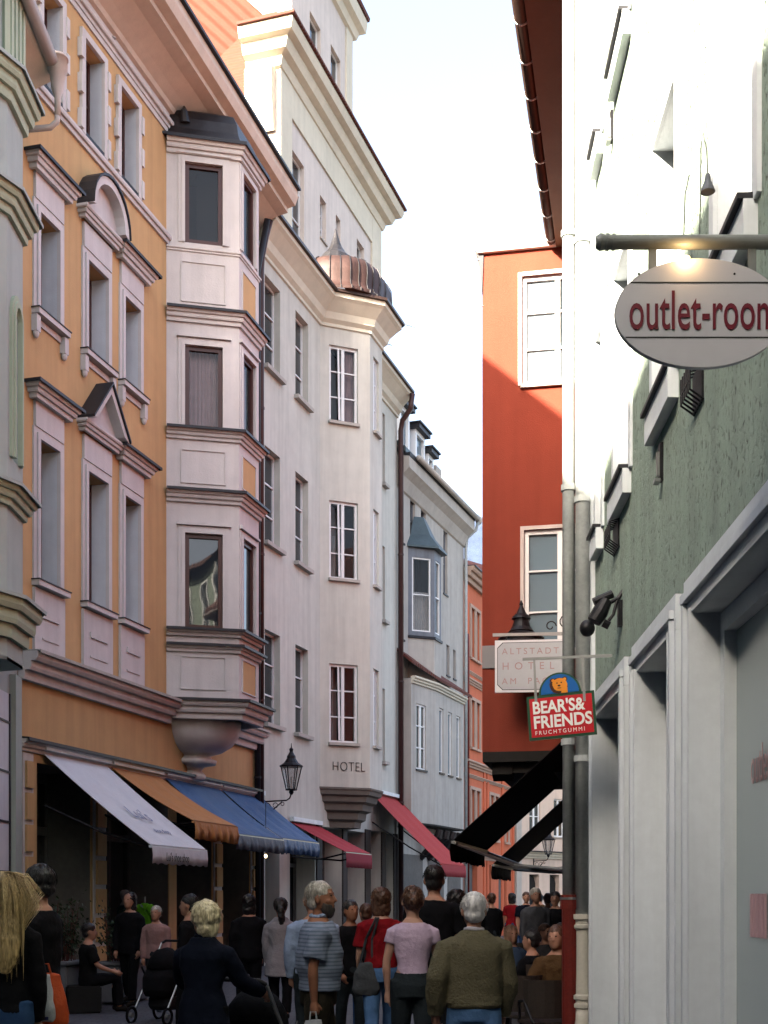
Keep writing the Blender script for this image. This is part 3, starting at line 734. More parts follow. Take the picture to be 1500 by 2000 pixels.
# curved sunlit bracket on the near end
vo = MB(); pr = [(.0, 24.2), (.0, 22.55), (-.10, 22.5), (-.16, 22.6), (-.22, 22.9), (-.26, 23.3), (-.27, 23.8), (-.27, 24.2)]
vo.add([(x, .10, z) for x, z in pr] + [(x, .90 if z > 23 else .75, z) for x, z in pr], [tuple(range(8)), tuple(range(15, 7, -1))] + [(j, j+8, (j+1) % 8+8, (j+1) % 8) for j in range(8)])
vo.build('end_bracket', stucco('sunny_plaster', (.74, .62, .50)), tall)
rf = MB(); Vn = [(0, 8.2, 20.4), (0, .96, 20.4), (5, 2.05, 29.9), (5, 6, 34.0), (TL, 6, 33), (TL, 2.75, 29.9), (TL, .96, 25.0), (0, .96, 25.0)]
rf.add([Vn[0], Vn[1], Vn[2], Vn[3], (TL, 8.2, 21), (TL, 6, 24), (TL, .96, 24.0), (TL, 2.75, 25.2)], [(0,1,2,3), (3,2,7,5), (0,3,5,4), (1,6,7,2)])
rf.build('roof', TILE, tall)
# little dormer edge on the orange roof
MB().box(1.2, 1.6, 5.2, 5.32, 22.6, 23.1).build('roof_hatch', SALTRIM, tall)

WF = Frame((-2.87, 39.8), .32, 'L'); WL = 5.75
tow = WF.root('tower_house', 'topmost beige tower wall with two small windows at the top edge, behind the tall house', 'tower')
def ww(pxa, pxb, ya, yb): return (WF.u(pxa), WF.u(pxb), WF.z(pxa, yb), WF.z(pxa, ya), .18)
wops = [ww(605, 626, 20, 120), ww(646, 665, 85, 190)]
k = MB().wall(0, WL, 20, 33, wops); shell(k, 0, WL, 7, 20, 33); k.build('wall', TALLW, tow)
for a, b, c, d, r in wops: window(tow, a, b, c, d, rec=.15, fm=WHITEW, nv=0, nh=1, sm=STONE, so_=.05, sh=.05, sl_ex=.02)
MB().box(WL-.75, WL-.1, -.05, .01, 24, 32).build('corner_strip', CREAM, tow)
c_ = MB().run([(0, 1.2), (0, 0), (WL, 0), (WL, 2)], [(-.02, 31.9), (.12, 31.96), (.2, 32.2), (.38, 32.3), (.42, 32.6), (.42, 32.75), (-.02, 32.8)]).build('main_cornice', CREAM, tow)
MB().run([(0, 1.2), (0, 0), (WL, 0), (WL, 2)], [(-.02, 32.81), (.48, 32.77), (.5, 32.9), (-.02, 33.1)]).build('cornice_tiles', TILED, c_)
gable_roof(tow, 0, WL, 0, 7, 33, 3, TILE, ov=0)

# ------------------------------------------------------------- house with roof dormers, grey oriel and jetty
BF = Frame((.40, 40.4), .36, 'L'); BL = 7.55
bh = BF.root('dormer_house', 'beige house with a grey metal-clad oriel, white roof dormers and a jettied lower storey', 'house')
def bw_(pxa, pxb, ya, yb): return (BF.u(pxa), BF.u(pxb), BF.z(pxa, yb), BF.z(pxa, ya), .16)
bops = [bw_(780, 789, 948, 1055), bw_(801, 811, 968, 1058), bw_(822, 832, 990, 1075), bw_(866, 874, 1035, 1158), bw_(780, 789, 1135, 1245), bw_(872, 878, 1258, 1318), bw_(885, 890, 1268, 1325)]
BW = stucco('dormer_house_render', (.50, .465, .42), streak=.2, var=.18)
k = MB().wall(0, BL, 0, 15.0, bops); shell(k, 0, BL, 8, 0, 15.0); k.build('wall', BW, bh)
for a, b, c, d, r in bops: window(bh, a, b, c, d, rec=.12, fm=GREYSHEET, nv=0, nh=1, sm=DARKTRIM, so_=.04, sh=.05, sl_ex=.03)
e_ = MB().run([(0, 0), (BL, 0)], [(-.02, 14.55), (.06, 14.6), (.20, 14.95), (.36, 15.1), (.42, 15.15), (.42, 15.5), (-.02, 15.6)]).build('eave_cornice', STONE, bh)
MB().run([(0, 0), (BL, 0)], [(.25, 15.51), (.44, 15.51), (.46, 15.62), (.25, 15.62)]).build('flashing', DARKTRIM, e_)
MB().tube([(.6, -.53, 15.62), (BL+.15, -.53, 15.62)], .09, 10).ball((BL+.18, -.53, 15.58), (.13, .13, .16)).build('gutter', STONE, bh, smooth=True)
MB().tube([(BL+.12, -.53, 15.5), (BL+.06, -.45, 15.2), (BL-.05, -.14, 14.9), (BL-.05, -.1, 14.5), (BL-.05, -.1, .02)], .06, 10).build('downpipe', PIPEG, bh, smooth=True)
gable_roof(bh, 0, BL, -.3, 8, 15.65, 3.5, SLATEG, ov=0)
for i, (pa, pb) in enumerate(((781, 800), (812, 830), (836, 847))):
    a, b = BF.u(pa, -.9), BF.u(pb, -.9); zt = (18.4, 18.1, 17.7)[i]; zb = 16.1
    d = MB(); d.wall(a, b, zb, zt, [(a+.14, b-.14, zb+.35, zt-.15, .12)], y=.9); d.quad((a, .9, zb), (a, 3.2, zb), (a, 3.2, zt), (a, .9, zt)); d.quad((b, .9, zb), (b, 3.2, zb), (b, 3.2, zt), (b, .9, zt))
    do = d.build('dormer', mat('white_dormer', (.72, .74, .76), rough=.5, var=.05), bh)
    wo = MB().quad((a+.14, 1.0, zb+.35), (b-.14, 1.0, zb+.35), (b-.14, 1.0, zt-.15), (a+.14, 1.0, zt-.15)).build('pane', GLASSB, do)
    MB().box(a-.12, b+.12, .72, 3.3, zt+.002, zt+.16).box(a-.16, b+.16, .66, 3.3, zt+.162, zt+.22).build('dormer_roof', DARKTRIM, do)
MB().box(BF.u(862, -.8), BF.u(872, -.8), 1.0, 1.5, 16.2, 17.7).build('chimney', STONE, bh)
# grey oriel
O0 = BF.u(797); OP = [(O0, 0), (O0+.62, -.70), (O0+1.35, -.70), (O0+1.75, 0)]
om = [seg(OP[i], OP[i+1]) for i in range(3)]
q = MB()
for (M_, L_), f_ in zip(om, ((.14, .80), (.12, .62), (.14, .66))):
    q.M = M_; q.wall(0, L_, 10.1, 12.95, [(f_[0], f_[1], 10.25, 12.65, .08)])
q.M = None; ori = q.build('oriel', GREYSHEET, bh)
for (M_, L_), f_ in zip(om, ((.14, .80), (.12, .62), (.14, .66))):
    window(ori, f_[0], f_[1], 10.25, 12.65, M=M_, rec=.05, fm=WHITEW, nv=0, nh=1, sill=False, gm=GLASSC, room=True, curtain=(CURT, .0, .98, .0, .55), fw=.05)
orr = MB(); orr.M = None
polyloft(O0+.87, [(O0-.12, 0), (O0+.52, -.88), (O0+1.45, -.88), (O0+1.9, 0)], [(1, 12.96), (1, 13.02), (.62, 13.45), (.30, 14.1)], orr).build('oriel_roof', SLATEG, ori)
polyloft(O0+.87, OP, [(.98, 8.6), (1.0, 8.65), (1.0, 10.08)]).build('oriel_apron', BW, ori)
MB().run(OP, [(-.02, 10.02), (.05, 10.02), (.05, 10.1), (-.02, 10.1)]).build('oriel_sill', DARKTRIM, ori)
# jetty block below
J = [(0.05, -.55), (1.9, -.62), (BL-.1, -.95)]
J0 = BF.u(786); 
jp = [(.25, 0), (.25, -.40), (2.0, -.66), (5.3, -.66), (5.6, 0)]
jm = [seg(jp[i], jp[i+1]) for i in range(4)]
q = MB()
jops = {1: [(.35, 1.05, 5.7, 7.8, .1)], 2: [(.40+1.0*i, .86+1.0*i, 5.75, 7.9, .12) for i in range(3)]}
for i, (M_, L_) in enumerate(jm): q.M = M_; q.wall(0, L_, 4.0, 8.55, jops.get(i, []))
q.M = None; jt = q.build('jetty', BW, bh)
for i, ol in jops.items():
    for o_ in ol: window(jt, o_[0], o_[1], o_[2], o_[3], M=jm[i][0], rec=.07, fm=WHITEW, nv=1 if i == 1 else 0, nh=2 if i == 1 else 0, sm=DARKTRIM, so_=.05, sh=.05, sl_ex=.04, gm=GLASS if i == 1 else GLASSB)
cornice(jt, jp[1:4], 8.62, .22, .16, m=CREAM, flash=False)
slab([(.1, -.50, 8.98), (2.0, -.86, 8.66), (5.7, -.86, 8.66), (5.9, 0, 9.25), (0, 0, 9.4)], .10, 'jetty_roof', TILED, jt)
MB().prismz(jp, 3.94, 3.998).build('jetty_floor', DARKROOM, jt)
q = MB()
for x in (2.4, 3.2, 4.0, 4.8): q.tube([(x, -.68, 3.85), (x, -.62, 3.62), (x, -.45, 3.5), (x, -.3, 3.2), (x, 0, 2.9)], [.12, .15, .15, .13, .1], 8)
q.build('jetty_brackets', COPPERD, jt)
q = MB()
for (a, b) in ((.6, 2.6), (3.2, 5.0), (5.5, 7.1)): q.box(a, b, -.02, .01, .05, 3.0)
q.build('shopfront', DIMWALL, bh)

# ------------------------------------------------------------- salmon house
SF = Frame((2.94, 47.55), .352, 'L'); SLN = 8.1
sal = SF.root('salmon_house', 'salmon orange house with stone string courses and paired windows, next to the dormer house', 'house')
sc_ = [(1.0, 1.55), (1.75, 2.3), (3.9, 4.45), (4.65, 5.2), (6.4, 6.95)]
sr = ((3.9, 5.7), (7.3, 9.1), (10.7, 12.6))
sops = [(a, b, c, d, .14) for a, b in sc_ for c, d in sr] + [(a-.1, b+.1, .1, 2.9, .3) for a, b in ((.9, 1.9), (3.0, 4.0), (5.4, 6.6))]
k = MB().wall(0, SLN, 0, 13.6, sops); shell(k, 0, SLN, 8, 0, 13.6); k.build('wall', SALMON, sal)
for a, b in sc_:
    for c, d in sr:
        window(sal, a, b, c, d, rec=.10, fm=SALTRIM, nv=0, nh=1, sm=SALTRIM, so_=.1, sh=.08)
        surround(sal, a, b, c, d, wd=.12, out=.05, m=SALTRIM, steps=1)
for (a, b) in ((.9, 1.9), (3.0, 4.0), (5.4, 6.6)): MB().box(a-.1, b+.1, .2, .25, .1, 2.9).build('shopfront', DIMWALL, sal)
for z, h, o in ((13.9, .5, .42), (9.85, .2, .15), (6.75, .25, .22), (6.25, .12, .1), (3.3, .25, .22), (10.15, .1, .08)):
    cornice(sal, [(0, 0), (SLN, 0)], z, h, o, m=SALTRIM, flash=z > 13)
q = MB()
for x in (.3, 2.85, 3.35, 5.75, 7.6): q.box(x, x+.28, -.05, .01, .1, 13.3)
q.build('pilaster', stucco('salmon_pilaster', (.64, .16, .08)), sal)
MB().wall(2.6, 5.6, 13.95, 16.6, [(3.8, 4.4, 14.3, 16.2, .12)], y=-.05).add([(2.6, -.05, 16.6), (5.6, -.05, 16.6), (4.1, -.05, 18.2)], [(0,1,2)]).build('gable', SALMON, sal)
window(sal, 3.8, 4.4, 14.3, 16.2, rec=.05, fm=SALTRIM, sill=False)
gable_roof(sal, 0, SLN, 0, 8, 13.9, 2.0, TILED, ov=0)
px_, py_ = SF.at(.12, .16)
downpipe('downpipe', 'thin red-brown drainpipe between the dormer house and the salmon house', px_, py_, .02, 10.9, .05, PIPERED, top=[(-.02, .03, 11.4)])

# slate-roofed house behind
sh_ = empty('slate_roofed_house', 'steep blue-grey slate roof showing in the gap beside the red bay', 'house', (2.4, 62, 0))
k = MB(); k.add([(0, 0, 0), (9, 0, 0), (9, 9, 0), (0, 9, 0), (0, 0, 16.5), (9, 0, 16.5), (9, 9, 16.5), (0, 9, 16.5)], [(0,1,5,4),(1,2,6,5),(2,3,7,6),(3,0,4,7)]).build('wall', FARW, sh_)
MB().add([(-.3, -.3, 16.5), (9.3, -.3, 16.2), (9.3, 9.3, 16.2), (-.3, 9.3, 16.5), (0, 4, 23.0), (9.0, 4, 16.8)], [(0,1,5,4),(0,4,3),(3,4,5,2),(1,2,5)]).build('roof', SLATE, sh_)

# far end of the street
EF = Frame((5.66, 55.2), .95, 'L')
far1 = EF.root('arcaded_house', 'pale beige house closing the street, with arched ground-floor openings', 'house')
aops = [(1.0+1.5*i, 1.7+1.5*i, .05, 2.6, .3) for i in range(5)] + [(1.0+1.8*i, 1.8+1.8*i, 4.3+3.2*j, 6.0+3.2*j, .15) for i in range(4) for j in range(3)]
k = MB().wall(0, 9, 0, 14, aops); shell(k, 0, 9, 8, 0, 14); k.build('wall', FARW, far1)
for i in range(5):
    a, b = 1.0+1.5*i, 1.7+1.5*i
    MB().prism([(a, .05), (b, .05), (b, 2.2), (b-.08, 2.45), ((a+b)/2, 2.6), (a+.08, 2.45), (a, 2.2)], .2, .28).build('shop_opening', DARKROOM, far1)
for i in range(4):
    for j in range(3): window(far1, 1.0+1.8*i, 1.8+1.8*i, 4.3+3.2*j, 6.0+3.2*j, nh=1, rec=.1)
cornice(far1, [(0, 0), (9, 0)], 3.6, .3, .3, m=CREAM); gable_roof(far1, 0, 9, 0, 8, 14, 3, TILED, ov=.4)
MB().box(0, .35, -.08, .01, 0, 13.6).build('corner_pilaster', STONE, far1)
yh = empty('yellow_house', 'yellowish house at the far end of the street beside the pipes, with stacked white mouldings', 'house', (9.2, 60.5, 0), R(-8))
MB().wall(0, 8, 0, 11, [(1+2*i, 1.9+2*i, 4.2, 6, .15) for i in range(3)]).build('wall', FARY, yh)
for i in range(3): window(yh, 1+2*i, 1.9+2*i, 4.2, 6)
q = MB()
for i in range(5): q.box(-.3-.06*i, 2.2, -.3-.05*i, .0-.001*i, 3.0+.28*i, 3.16+.28*i)
q.build('stacked_mouldings', WHITEP, yh)

# ------------------------------------------------------------- green house on the right
GF = Frame((1.35 + .036*10.55, 10.55), .036, 'R'); GL = 17.5
def rough_green():
    m = mat('green_roughcast', (.345, .425, .355), rough=.95, var=.18, vs=.7, spec=.1, streak=.20); t = m.node_tree; L = t.links; p = t.nodes['Principled BSDF']
    tc = t.nodes.new('ShaderNodeTexCoord'); mp = t.nodes.new('ShaderNodeMapping'); mp.inputs['Rotation'].default_value = (0, R(35), 0); mp.inputs['Scale'].default_value = (1, 1, .55)
    L.new(tc.outputs['Object'], mp.inputs[0])
    n1 = t.nodes.new('ShaderNodeTexNoise'); n1.inputs['Scale'].default_value = 40; n1.inputs['Detail'].default_value = 4; n1.inputs['Distortion'].default_value = .8
    n2 = t.nodes.new('ShaderNodeTexNoise'); n2.inputs['Scale'].default_value = 120; n2.inputs['Detail'].default_value = 3
    L.new(mp.outputs[0], n1.inputs['Vector']); L.new(tc.outputs['Object'], n2.inputs['Vector'])
    r = t.nodes.new('ShaderNodeValToRGB'); r.color_ramp.elements[0].position = .30; r.color_ramp.elements[1].position = .50
    L.new(n1.outputs[0], r.inputs[0])
    mx = t.nodes.new('ShaderNodeMath'); mx.operation = 'MULTIPLY_ADD'; mx.inputs[1].default_value = .25; L.new(n2.outputs[0], mx.inputs[0]); L.new(r.outputs[0], mx.inputs[2])
    b = t.nodes.new('ShaderNodeBump'); b.inputs['Strength'].default_value = .85; b.inputs['Distance'].default_value = .013
    L.new(mx.outputs[0], b.inputs['Height']); L.new(b.outputs[0], p.inputs['Normal'])
    # the pits hold dirt
    old = p.inputs['Base Color'].links[0].from_socket; r2 = t.nodes.new('ShaderNodeValToRGB'); r2.color_ramp.elements[0].position = .33; r2.color_ramp.elements[1].position = .43
    r2.color_ramp.elements[0].color = (.55, .52, .52, 1); L.new(n1.outputs[0], r2.inputs[0])
    ml = t.nodes.new('ShaderNodeMix'); ml.data_type = 'RGBA'; ml.blend_type = 'MULTIPLY'; ml.inputs['Factor'].default_value = 1
    L.new(old, ml.inputs[6]); L.new(r2.outputs[0], ml.inputs[7]); L.new(ml.outputs[2], p.inputs['Base Color'])
    return m
GREEN = rough_green()
gh_ = GF.root('green_house', 'sage green roughcast house along the right side, with white door and window frames', 'house')
def yu(y): return (10.55 - y) / GF.t.y * -1
def gy(y): return (10.55 - y) * math.sqrt(1 + .036**2)
doors = [(gy(10.16), gy(8.74)), (gy(8.06), gy(6.96)), (gy(6.36), gy(4.4)), (gy(3.6), gy(1.6)), (gy(.8), gy(-1.2))]
wins = [(gy(10.33), gy(10.0)), (gy(9.30), gy(8.62)), (gy(7.68), gy(6.98)), (gy(6.02), gy(5.3)), (gy(4.4), gy(3.7)), (gy(2.6), gy(1.9)), (gy(.8), gy(.1))]
gops2 = [(a, b, .02, 3.06, .30) for a, b in doors] + [(a, b, z, z+1.6, .22) for a, b in wins for z in (4.52, 7.6, 10.4)]
k = MB().wall(0, GL, 0, 12.6, gops2); shell(k, 0, GL, 8, 0, 12.6); k.build('wall', GREEN, gh_)
gable_roof(gh_, 0, GL, -.15, 8, 12.65, 2.6, TILED, ov=.25)
MB().box(0.0, .09, -.03, .01, 0, 12.5).build('edge_strip', WHITEP, gh_)
for i, (a, b) in enumerate(doors):
    q = MB(); w_ = .19
    for (x0, x1) in ((a-w_, a), (b, b+w_)):
        s0 = x0 if x0 < a else x1   # outer edge
        q.box(x0, x1, -.05, .01, .02, 3.06)
        if x0 < a: q.box(x0+.05, x0+.09, -.075, -.048, .02, 3.12).box(x1-.03, x1, -.065, -.048, .02, 3.08)
        else: q.box(x1-.09, x1-.05, -.075, -.048, .02, 3.12).box(x0, x0+.03, -.065, -.048, .02, 3.08)
    q.box(a-w_, b+w_, -.052, .01, 3.062, 3.25).box(a-w_+.04, b+w_-.04, -.08, -.05, 3.125, 3.17)
    q.build('door_surround', WHITEP, gh_)
    e = .004
    rv = MB(); rv.quad((a+e, -.04, .02), (a+e, .30, .02), (a+e, .30, 3.06), (a+e, -.04, 3.06)).quad((b-e, -.04, .02), (b-e, .30, .02), (b-e, .30, 3.06), (b-e, -.04, 3.06)).quad((a, -.04, 3.06-e), (b, -.04, 3.06-e), (b, .3, 3.06-e), (a, .3, 3.06-e))
    rv.build('door_reveal', WHITEP, gh_)
    fr = MB(); y0 = (.15, .15, .09, .09, .09)[i]; y1 = y0+.08
    fr.box(a+e, a+.09, y0, y1, .02, 3.05).box(b-.09, b-e, y0, y1, .02, 3.05).box(a+.09, b-.09, y0, y1, 2.95, 3.05).box(a+.09, b-.09, y0, y1, .02, .35)
    if i in (0,): fr.box((a+b)/2-.04, (a+b)/2+.04, y0+.01, y1-.01, .35, 2.95)
    fo = fr.build('shop_window' if i != 0 else 'door', WHITEP, gh_)
    yp = y0+.06; MB().quad((a+.05, yp, .1), (b-.05, yp, .1), (b-.05, yp, 3.0), (a+.05, yp, 3.0)).build('pane' if i != 1 else 'door_leaf', WHITEP if i == 1 else GLASSG if i else GLASSB, fo)
    if i == 0:
        MB().box(a+.50, a+.56, .08, .16, 2.30, 2.42).build('lock_plate', STONE, fo)
    if i == 2:
        Mx = Matrix.Translation((gy(5.96), .142, 2.17))
        # letters face the street (-y); reading direction runs towards the camera
        text('lettering', 'outlet', .25, LETGREY, fo, Mx, ext=.001, sx=.55)
        q = MB()
        for j in range(5): q.box(gy(5.97)+.06*j, gy(5.97)+.06*j+.035, .140, .146, 1.46, 1.66)
        q.build('striped_sticker', mat('pale_pink_sticker', (.55, .35, .36), var=.1), fo)
for a, b in wins:
    for z in (4.52, 7.6, 10.4):
        wo = window(gh_, a, b, z, z+1.6, rec=.17, fm=WHITEW, nv=1, nh=1, sm=WHITEP, so_=.06, sh=.16, sl_ex=.03, gm=GLASSB)
        MB().box(a-.03, b+.03, -.085, .0, z+.006, z+.03).build('sill_flashing', DARKTRIM, wo)
        e = .004; MB().quad((a+e, 0, z), (a+e, .17, z), (a+e, .17, z+1.6), (a+e, 0, z+1.6)).quad((b-e, 0, z), (b-e, .17, z), (b-e, .17, z+1.6), (b-e, 0, z+1.6)).quad((a, 0, z+1.6-e), (b, 0, z+1.6-e), (b, .17, z+1.6-e), (a, .17, z+1.6-e)).build('reveal', WHITEP, wo)
        su = surround(gh_, a, b, z, z+1.6, wd=.09, out=.02, m=WHITEP, steps=1)

def cage(px, py, w_, h_, lab):
    u = GF.u(px); x, y = GF.at(u, 0); z = GF.z(px, py)
    e = empty('vent_grille', lab, 'vent', (x, y, z), GF.rz)
    MB().box(-w_/2, w_/2, -.012, 0.004, -h_/2, h_/2).build('back_plate', DARKMET, e)
    q = MB()
    for i in range(6):
        x_ = -w_/2 + w_*i/5; q.tube([(x_, 0, h_/2), (x_, -.07, h_/2-.02), (x_, -.07, -h_/2+.05), (x_, 0, -h_/2)], .006, 6)
    q.tube([(-w_/2, -.07, 0), (w_/2, -.07, 0)], .005, 6)
    q.build('bars', DARKMET, e)
cage(1366, 757, .22, .20, 'dark barred wall vent just below the oval white sign')
cage(1205, 1050, .26, .20, 'dark barred wall vent under the second window sill of the green house')
for (px, py, lab) in ((1294, 900, 'slim metal shutter catch below the window sill right of the oval sign'), (1197, 245, 'slim pale metal shutter catch high on the sunlit green wall')):
    u = GF.u(px); x, y = GF.at(u, 0); z = GF.z(px, py); e = empty('shutter_catch', lab, 'catch', (x, y, z), GF.rz)
    MB().box(-.03, .03, -.02, .004, -.12, .10).build('plate', DARKMET, e); MB().box(-.012, .012, -.035, -.018, -.09, .05).box(-.035, .035, -.05, -.018, -.13, -.11).build('latch', ALU, e)

# ------------------------------------------------------------- drainpipes at the green house's far corner
def ring_pipe(label, x, y, z0, z1, r, m, n=3):
    return downpipe('downpipe', label, x, y, z0, z1, r, m, clamps=tuple(z0 + (z1-z0)*(i+.6)/n for i in range(n)))
pa = ring_pipe('grey zinc drainpipe farther of the pair beside the green house', 1.532, 10.62, 1.66, 12.2, .052, PIPEG, 5)
MB().tube([(0.02, .02, .02), (0.02, .02, 1.60)], .075, 16).tube([(.02, .02, 1.54), (.02, .02, 1.66)], .088, 16).build('iron_base', PIPERED, pa)
MB().tube([(.02, .02, 1.62), (.02, .02, 1.64)], .092, 16).build('collar', ALU, pa)
pb = ring_pipe('thicker grey zinc drainpipe nearer the green wall, ending in a cream cast foot', 1.643, 10.58, 1.5, 12.2, .062, PIPEG, 5)
MB().lathe((.0, 0, 0), [(.06, .80), (.055, 1.0), (.055, 1.36), (.058, 1.37), (.075, 1.385), (.075, 1.41), (.062, 1.42), (.062, 1.45), (.08, 1.46), (.08, 1.50), (.06, 1.50)], 18).build('cast_foot', PIPEW, pb, smooth=False)
MB().lathe((0, 0, 0), [(.06, .72), (.075, .73), (.075, .76), (.062, .77), (.062, .79), (.08, .80), (.08, .83), (.06, .84)], 18).build('cast_ring', PIPEW, pb)
MB().tube([(0, 0, .76), (0, -.01, .62), (-.02, -.03, .5), (-.05, -.05, .36), (-.06, -.05, .15), (-.06, -.05, .02)], [.058, .062, .066, .07, .068, .062], 16).build('bend', PIPEW, pb, smooth=True)

# ------------------------------------------------------------- red house with its bay
RX = lambda Y: 2.1 + .2*(Y - 12.6)
RF = Frame((RX(32.0), 32.0), .2, 'R'); RL = (32-10.72)*math.sqrt(1.04)
rh = RF.root('red_house', 'brick red rendered house with a big box bay, brown eave and black awnings', 'house')
k = MB().wall(0, RL, 0, 10.4, []); shell(k, 0, RL, 7, 0, 10.4); k.build('wall', RED, rh)
def ru(Y, X): # local coords of a world point
    v = Vector((X, Y)) - RF.O; return v.dot(RF.t), v.dot(RF.n)
cu_, co_ = ru(17.5, (942-750)/2500*17.5)
MB().run([(0, 0), (RL, 0)], [(-.01, 10.42), (.70, 10.42), (.70, 10.52), (-.01, 10.62)]).build('soffit', SOFFITB, rh)
q = MB().tube([(0, -.76, 10.50), (RL, -.76, 10.50)], .075, 10); go = q.build('gutter', GUTTERB, rh, smooth=True)
x = .4
while x < RL: MB().tube([(x, -.76, 10.50), (x+.025, -.76, 10.50)], .084, 10).build('gutter_bracket', PIPEG, go); x += .62
gable_roof(rh, 0, RL, -.72, 7, 10.6, 3.6, TILED, ov=0)
# bay: near face towards the camera
b0, b1 = cu_-3.2, cu_
bz0, bz1 = 3.62, 10.42
zf = lambda py: EYE + (1750-py)*17.25/2500
rb = MB(); Mn, Ln = seg((b1, -co_), (b1, 0)); Mn = Matrix(((0, -1, 0, b1), (1, 0, 0, -co_), (0, 0, 1, 0), (0, 0, 0, 1)))
wx0 = .54; wx1 = 1.50
rb.M = Mn; rb.wall(0, co_, bz0, bz1, [(wx0, wx1, zf(745), zf(530), .12), (wx0+.03, wx1+.03, zf(1272), zf(1030), .12)])
rb.M = None
rb.wall(b0, b1, bz0, bz1, [(b0+.9, b0+1.9, 4.9, 6.6, .12), (b0+.9, b0+1.9, 8.4, 10.0, .12)], y=-co_)
rb.quad((b0, -co_, bz0), (b0, 0, bz0), (b0, 0, bz1), (b0, -co_, bz1))
rbo = rb.build('bay', RED, rh)
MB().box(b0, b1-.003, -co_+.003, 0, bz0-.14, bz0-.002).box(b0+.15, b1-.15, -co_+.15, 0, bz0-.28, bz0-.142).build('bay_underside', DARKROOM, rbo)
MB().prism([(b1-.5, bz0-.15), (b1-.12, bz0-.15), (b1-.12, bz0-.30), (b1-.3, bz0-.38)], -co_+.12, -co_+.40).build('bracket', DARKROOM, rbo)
for (x0, x1, z0, z1) in ((wx0, wx1, zf(745), zf(530)), (wx0+.03, wx1+.03, zf(1272), zf(1030))):
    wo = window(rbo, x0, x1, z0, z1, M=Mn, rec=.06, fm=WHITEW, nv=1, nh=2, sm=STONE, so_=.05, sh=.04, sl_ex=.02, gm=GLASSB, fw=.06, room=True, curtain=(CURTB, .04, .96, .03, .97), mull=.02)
    surround(rbo, x0, x1, z0, z1, wd=.05, out=.02, M=Mn, m=stucco('window_edge_paint', (.60, .52, .48)), steps=1)
for z0, z1 in ((4.9, 6.6), (8.4, 10.0)):
    window(rbo, b0+.9, b0+1.9, z0, z1, M=Matrix.Translation((0, -co_, 0)), rec=.06, nh=2, gm=GLASSB)
rr_ = MB().run([(b0, 0), (b0, -co_), (b1, -co_), (b1, 0)], [(-.02, bz1+.001), (.06, bz1+.001), (.10, bz1+.06), (.10, bz1+.10), (-.02, bz1+.10)])
rr_.prismz([(b0, -co_), (b1, -co_), (b1, 0), (b0, 0)], bz1+.101, bz1+.16); rr_.build('bay_cap', mat('pale_cap_paint', (.70, .66, .60)), rbo)
MB().add([(b1+.02, -co_-.06, bz1), (b1+.02, -co_+.02, bz1), (b1+.02, -co_-.0, bz1-.55), (b1-.1, -co_-.06, bz1), (b1-.1, -co_, bz1-.55)], [(0,1,2),(0,2,4,3)]).build('corner_board', DARKTRIM, rbo)
for z, lab in ((10.36, 'upper'), (9.72, 'lower')):
    x, y = RF.at(b1, co_+.0); Yc = 17.5
    e = empty('snow_spike', 'thin metal rod poking from the red bay towards the sky, %s of two' % lab, 'rod', (x, y, z))
    MB().tube([(0.01, 0, 0), (-.26, -.05, -.05 if z < 10 else -.06)], .008, 6).build('rod', PIPEG, e)
# projecting ground-floor shopfront
q = MB().box(.5, ru(15.9, 2)[0], -.42, .0, .0, 3.42); q.build('shopfront', mat('dark_shopfront', (.03, .025, .022), var=.2), rh)

# ------------------------------------------------------------- unseen houses added out of view to shade the street and the green wall
def plain_house(label, O, rz, L_, dep, h, m, rise=1.7):
    e = empty('shade_house', label, 'house', (O[0], O[1], 0), rz)
    n = int(L_/2.6); op = [(1+2.6*i, 2+2.6*i, 3.6+3.0*j, 5.2+3.0*j, .2) for i in range(n) for j in range(max(1, int((h-3.6)/3.0)))]
    k = MB().wall(0, L_, 0, h, op); shell(k, 0, L_, dep, 0, h); k.build('wall', m, e)
    for (a, b, c, d, r) in op: window(e, a, b, c, d)
    gable_roof(e, 0, L_, -.3, dep, h, rise, TILED, ov=0)
plain_house('unseen low cream house added on the left to shade the green wall', (-5.9, -25), R(90), 29.4, 7, 11.0, CREAM)
plain_house('unseen tall ochre house added behind the camera to darken the street', (6.5, -9.5), R(180), 13, 7, 19, OCHRE)
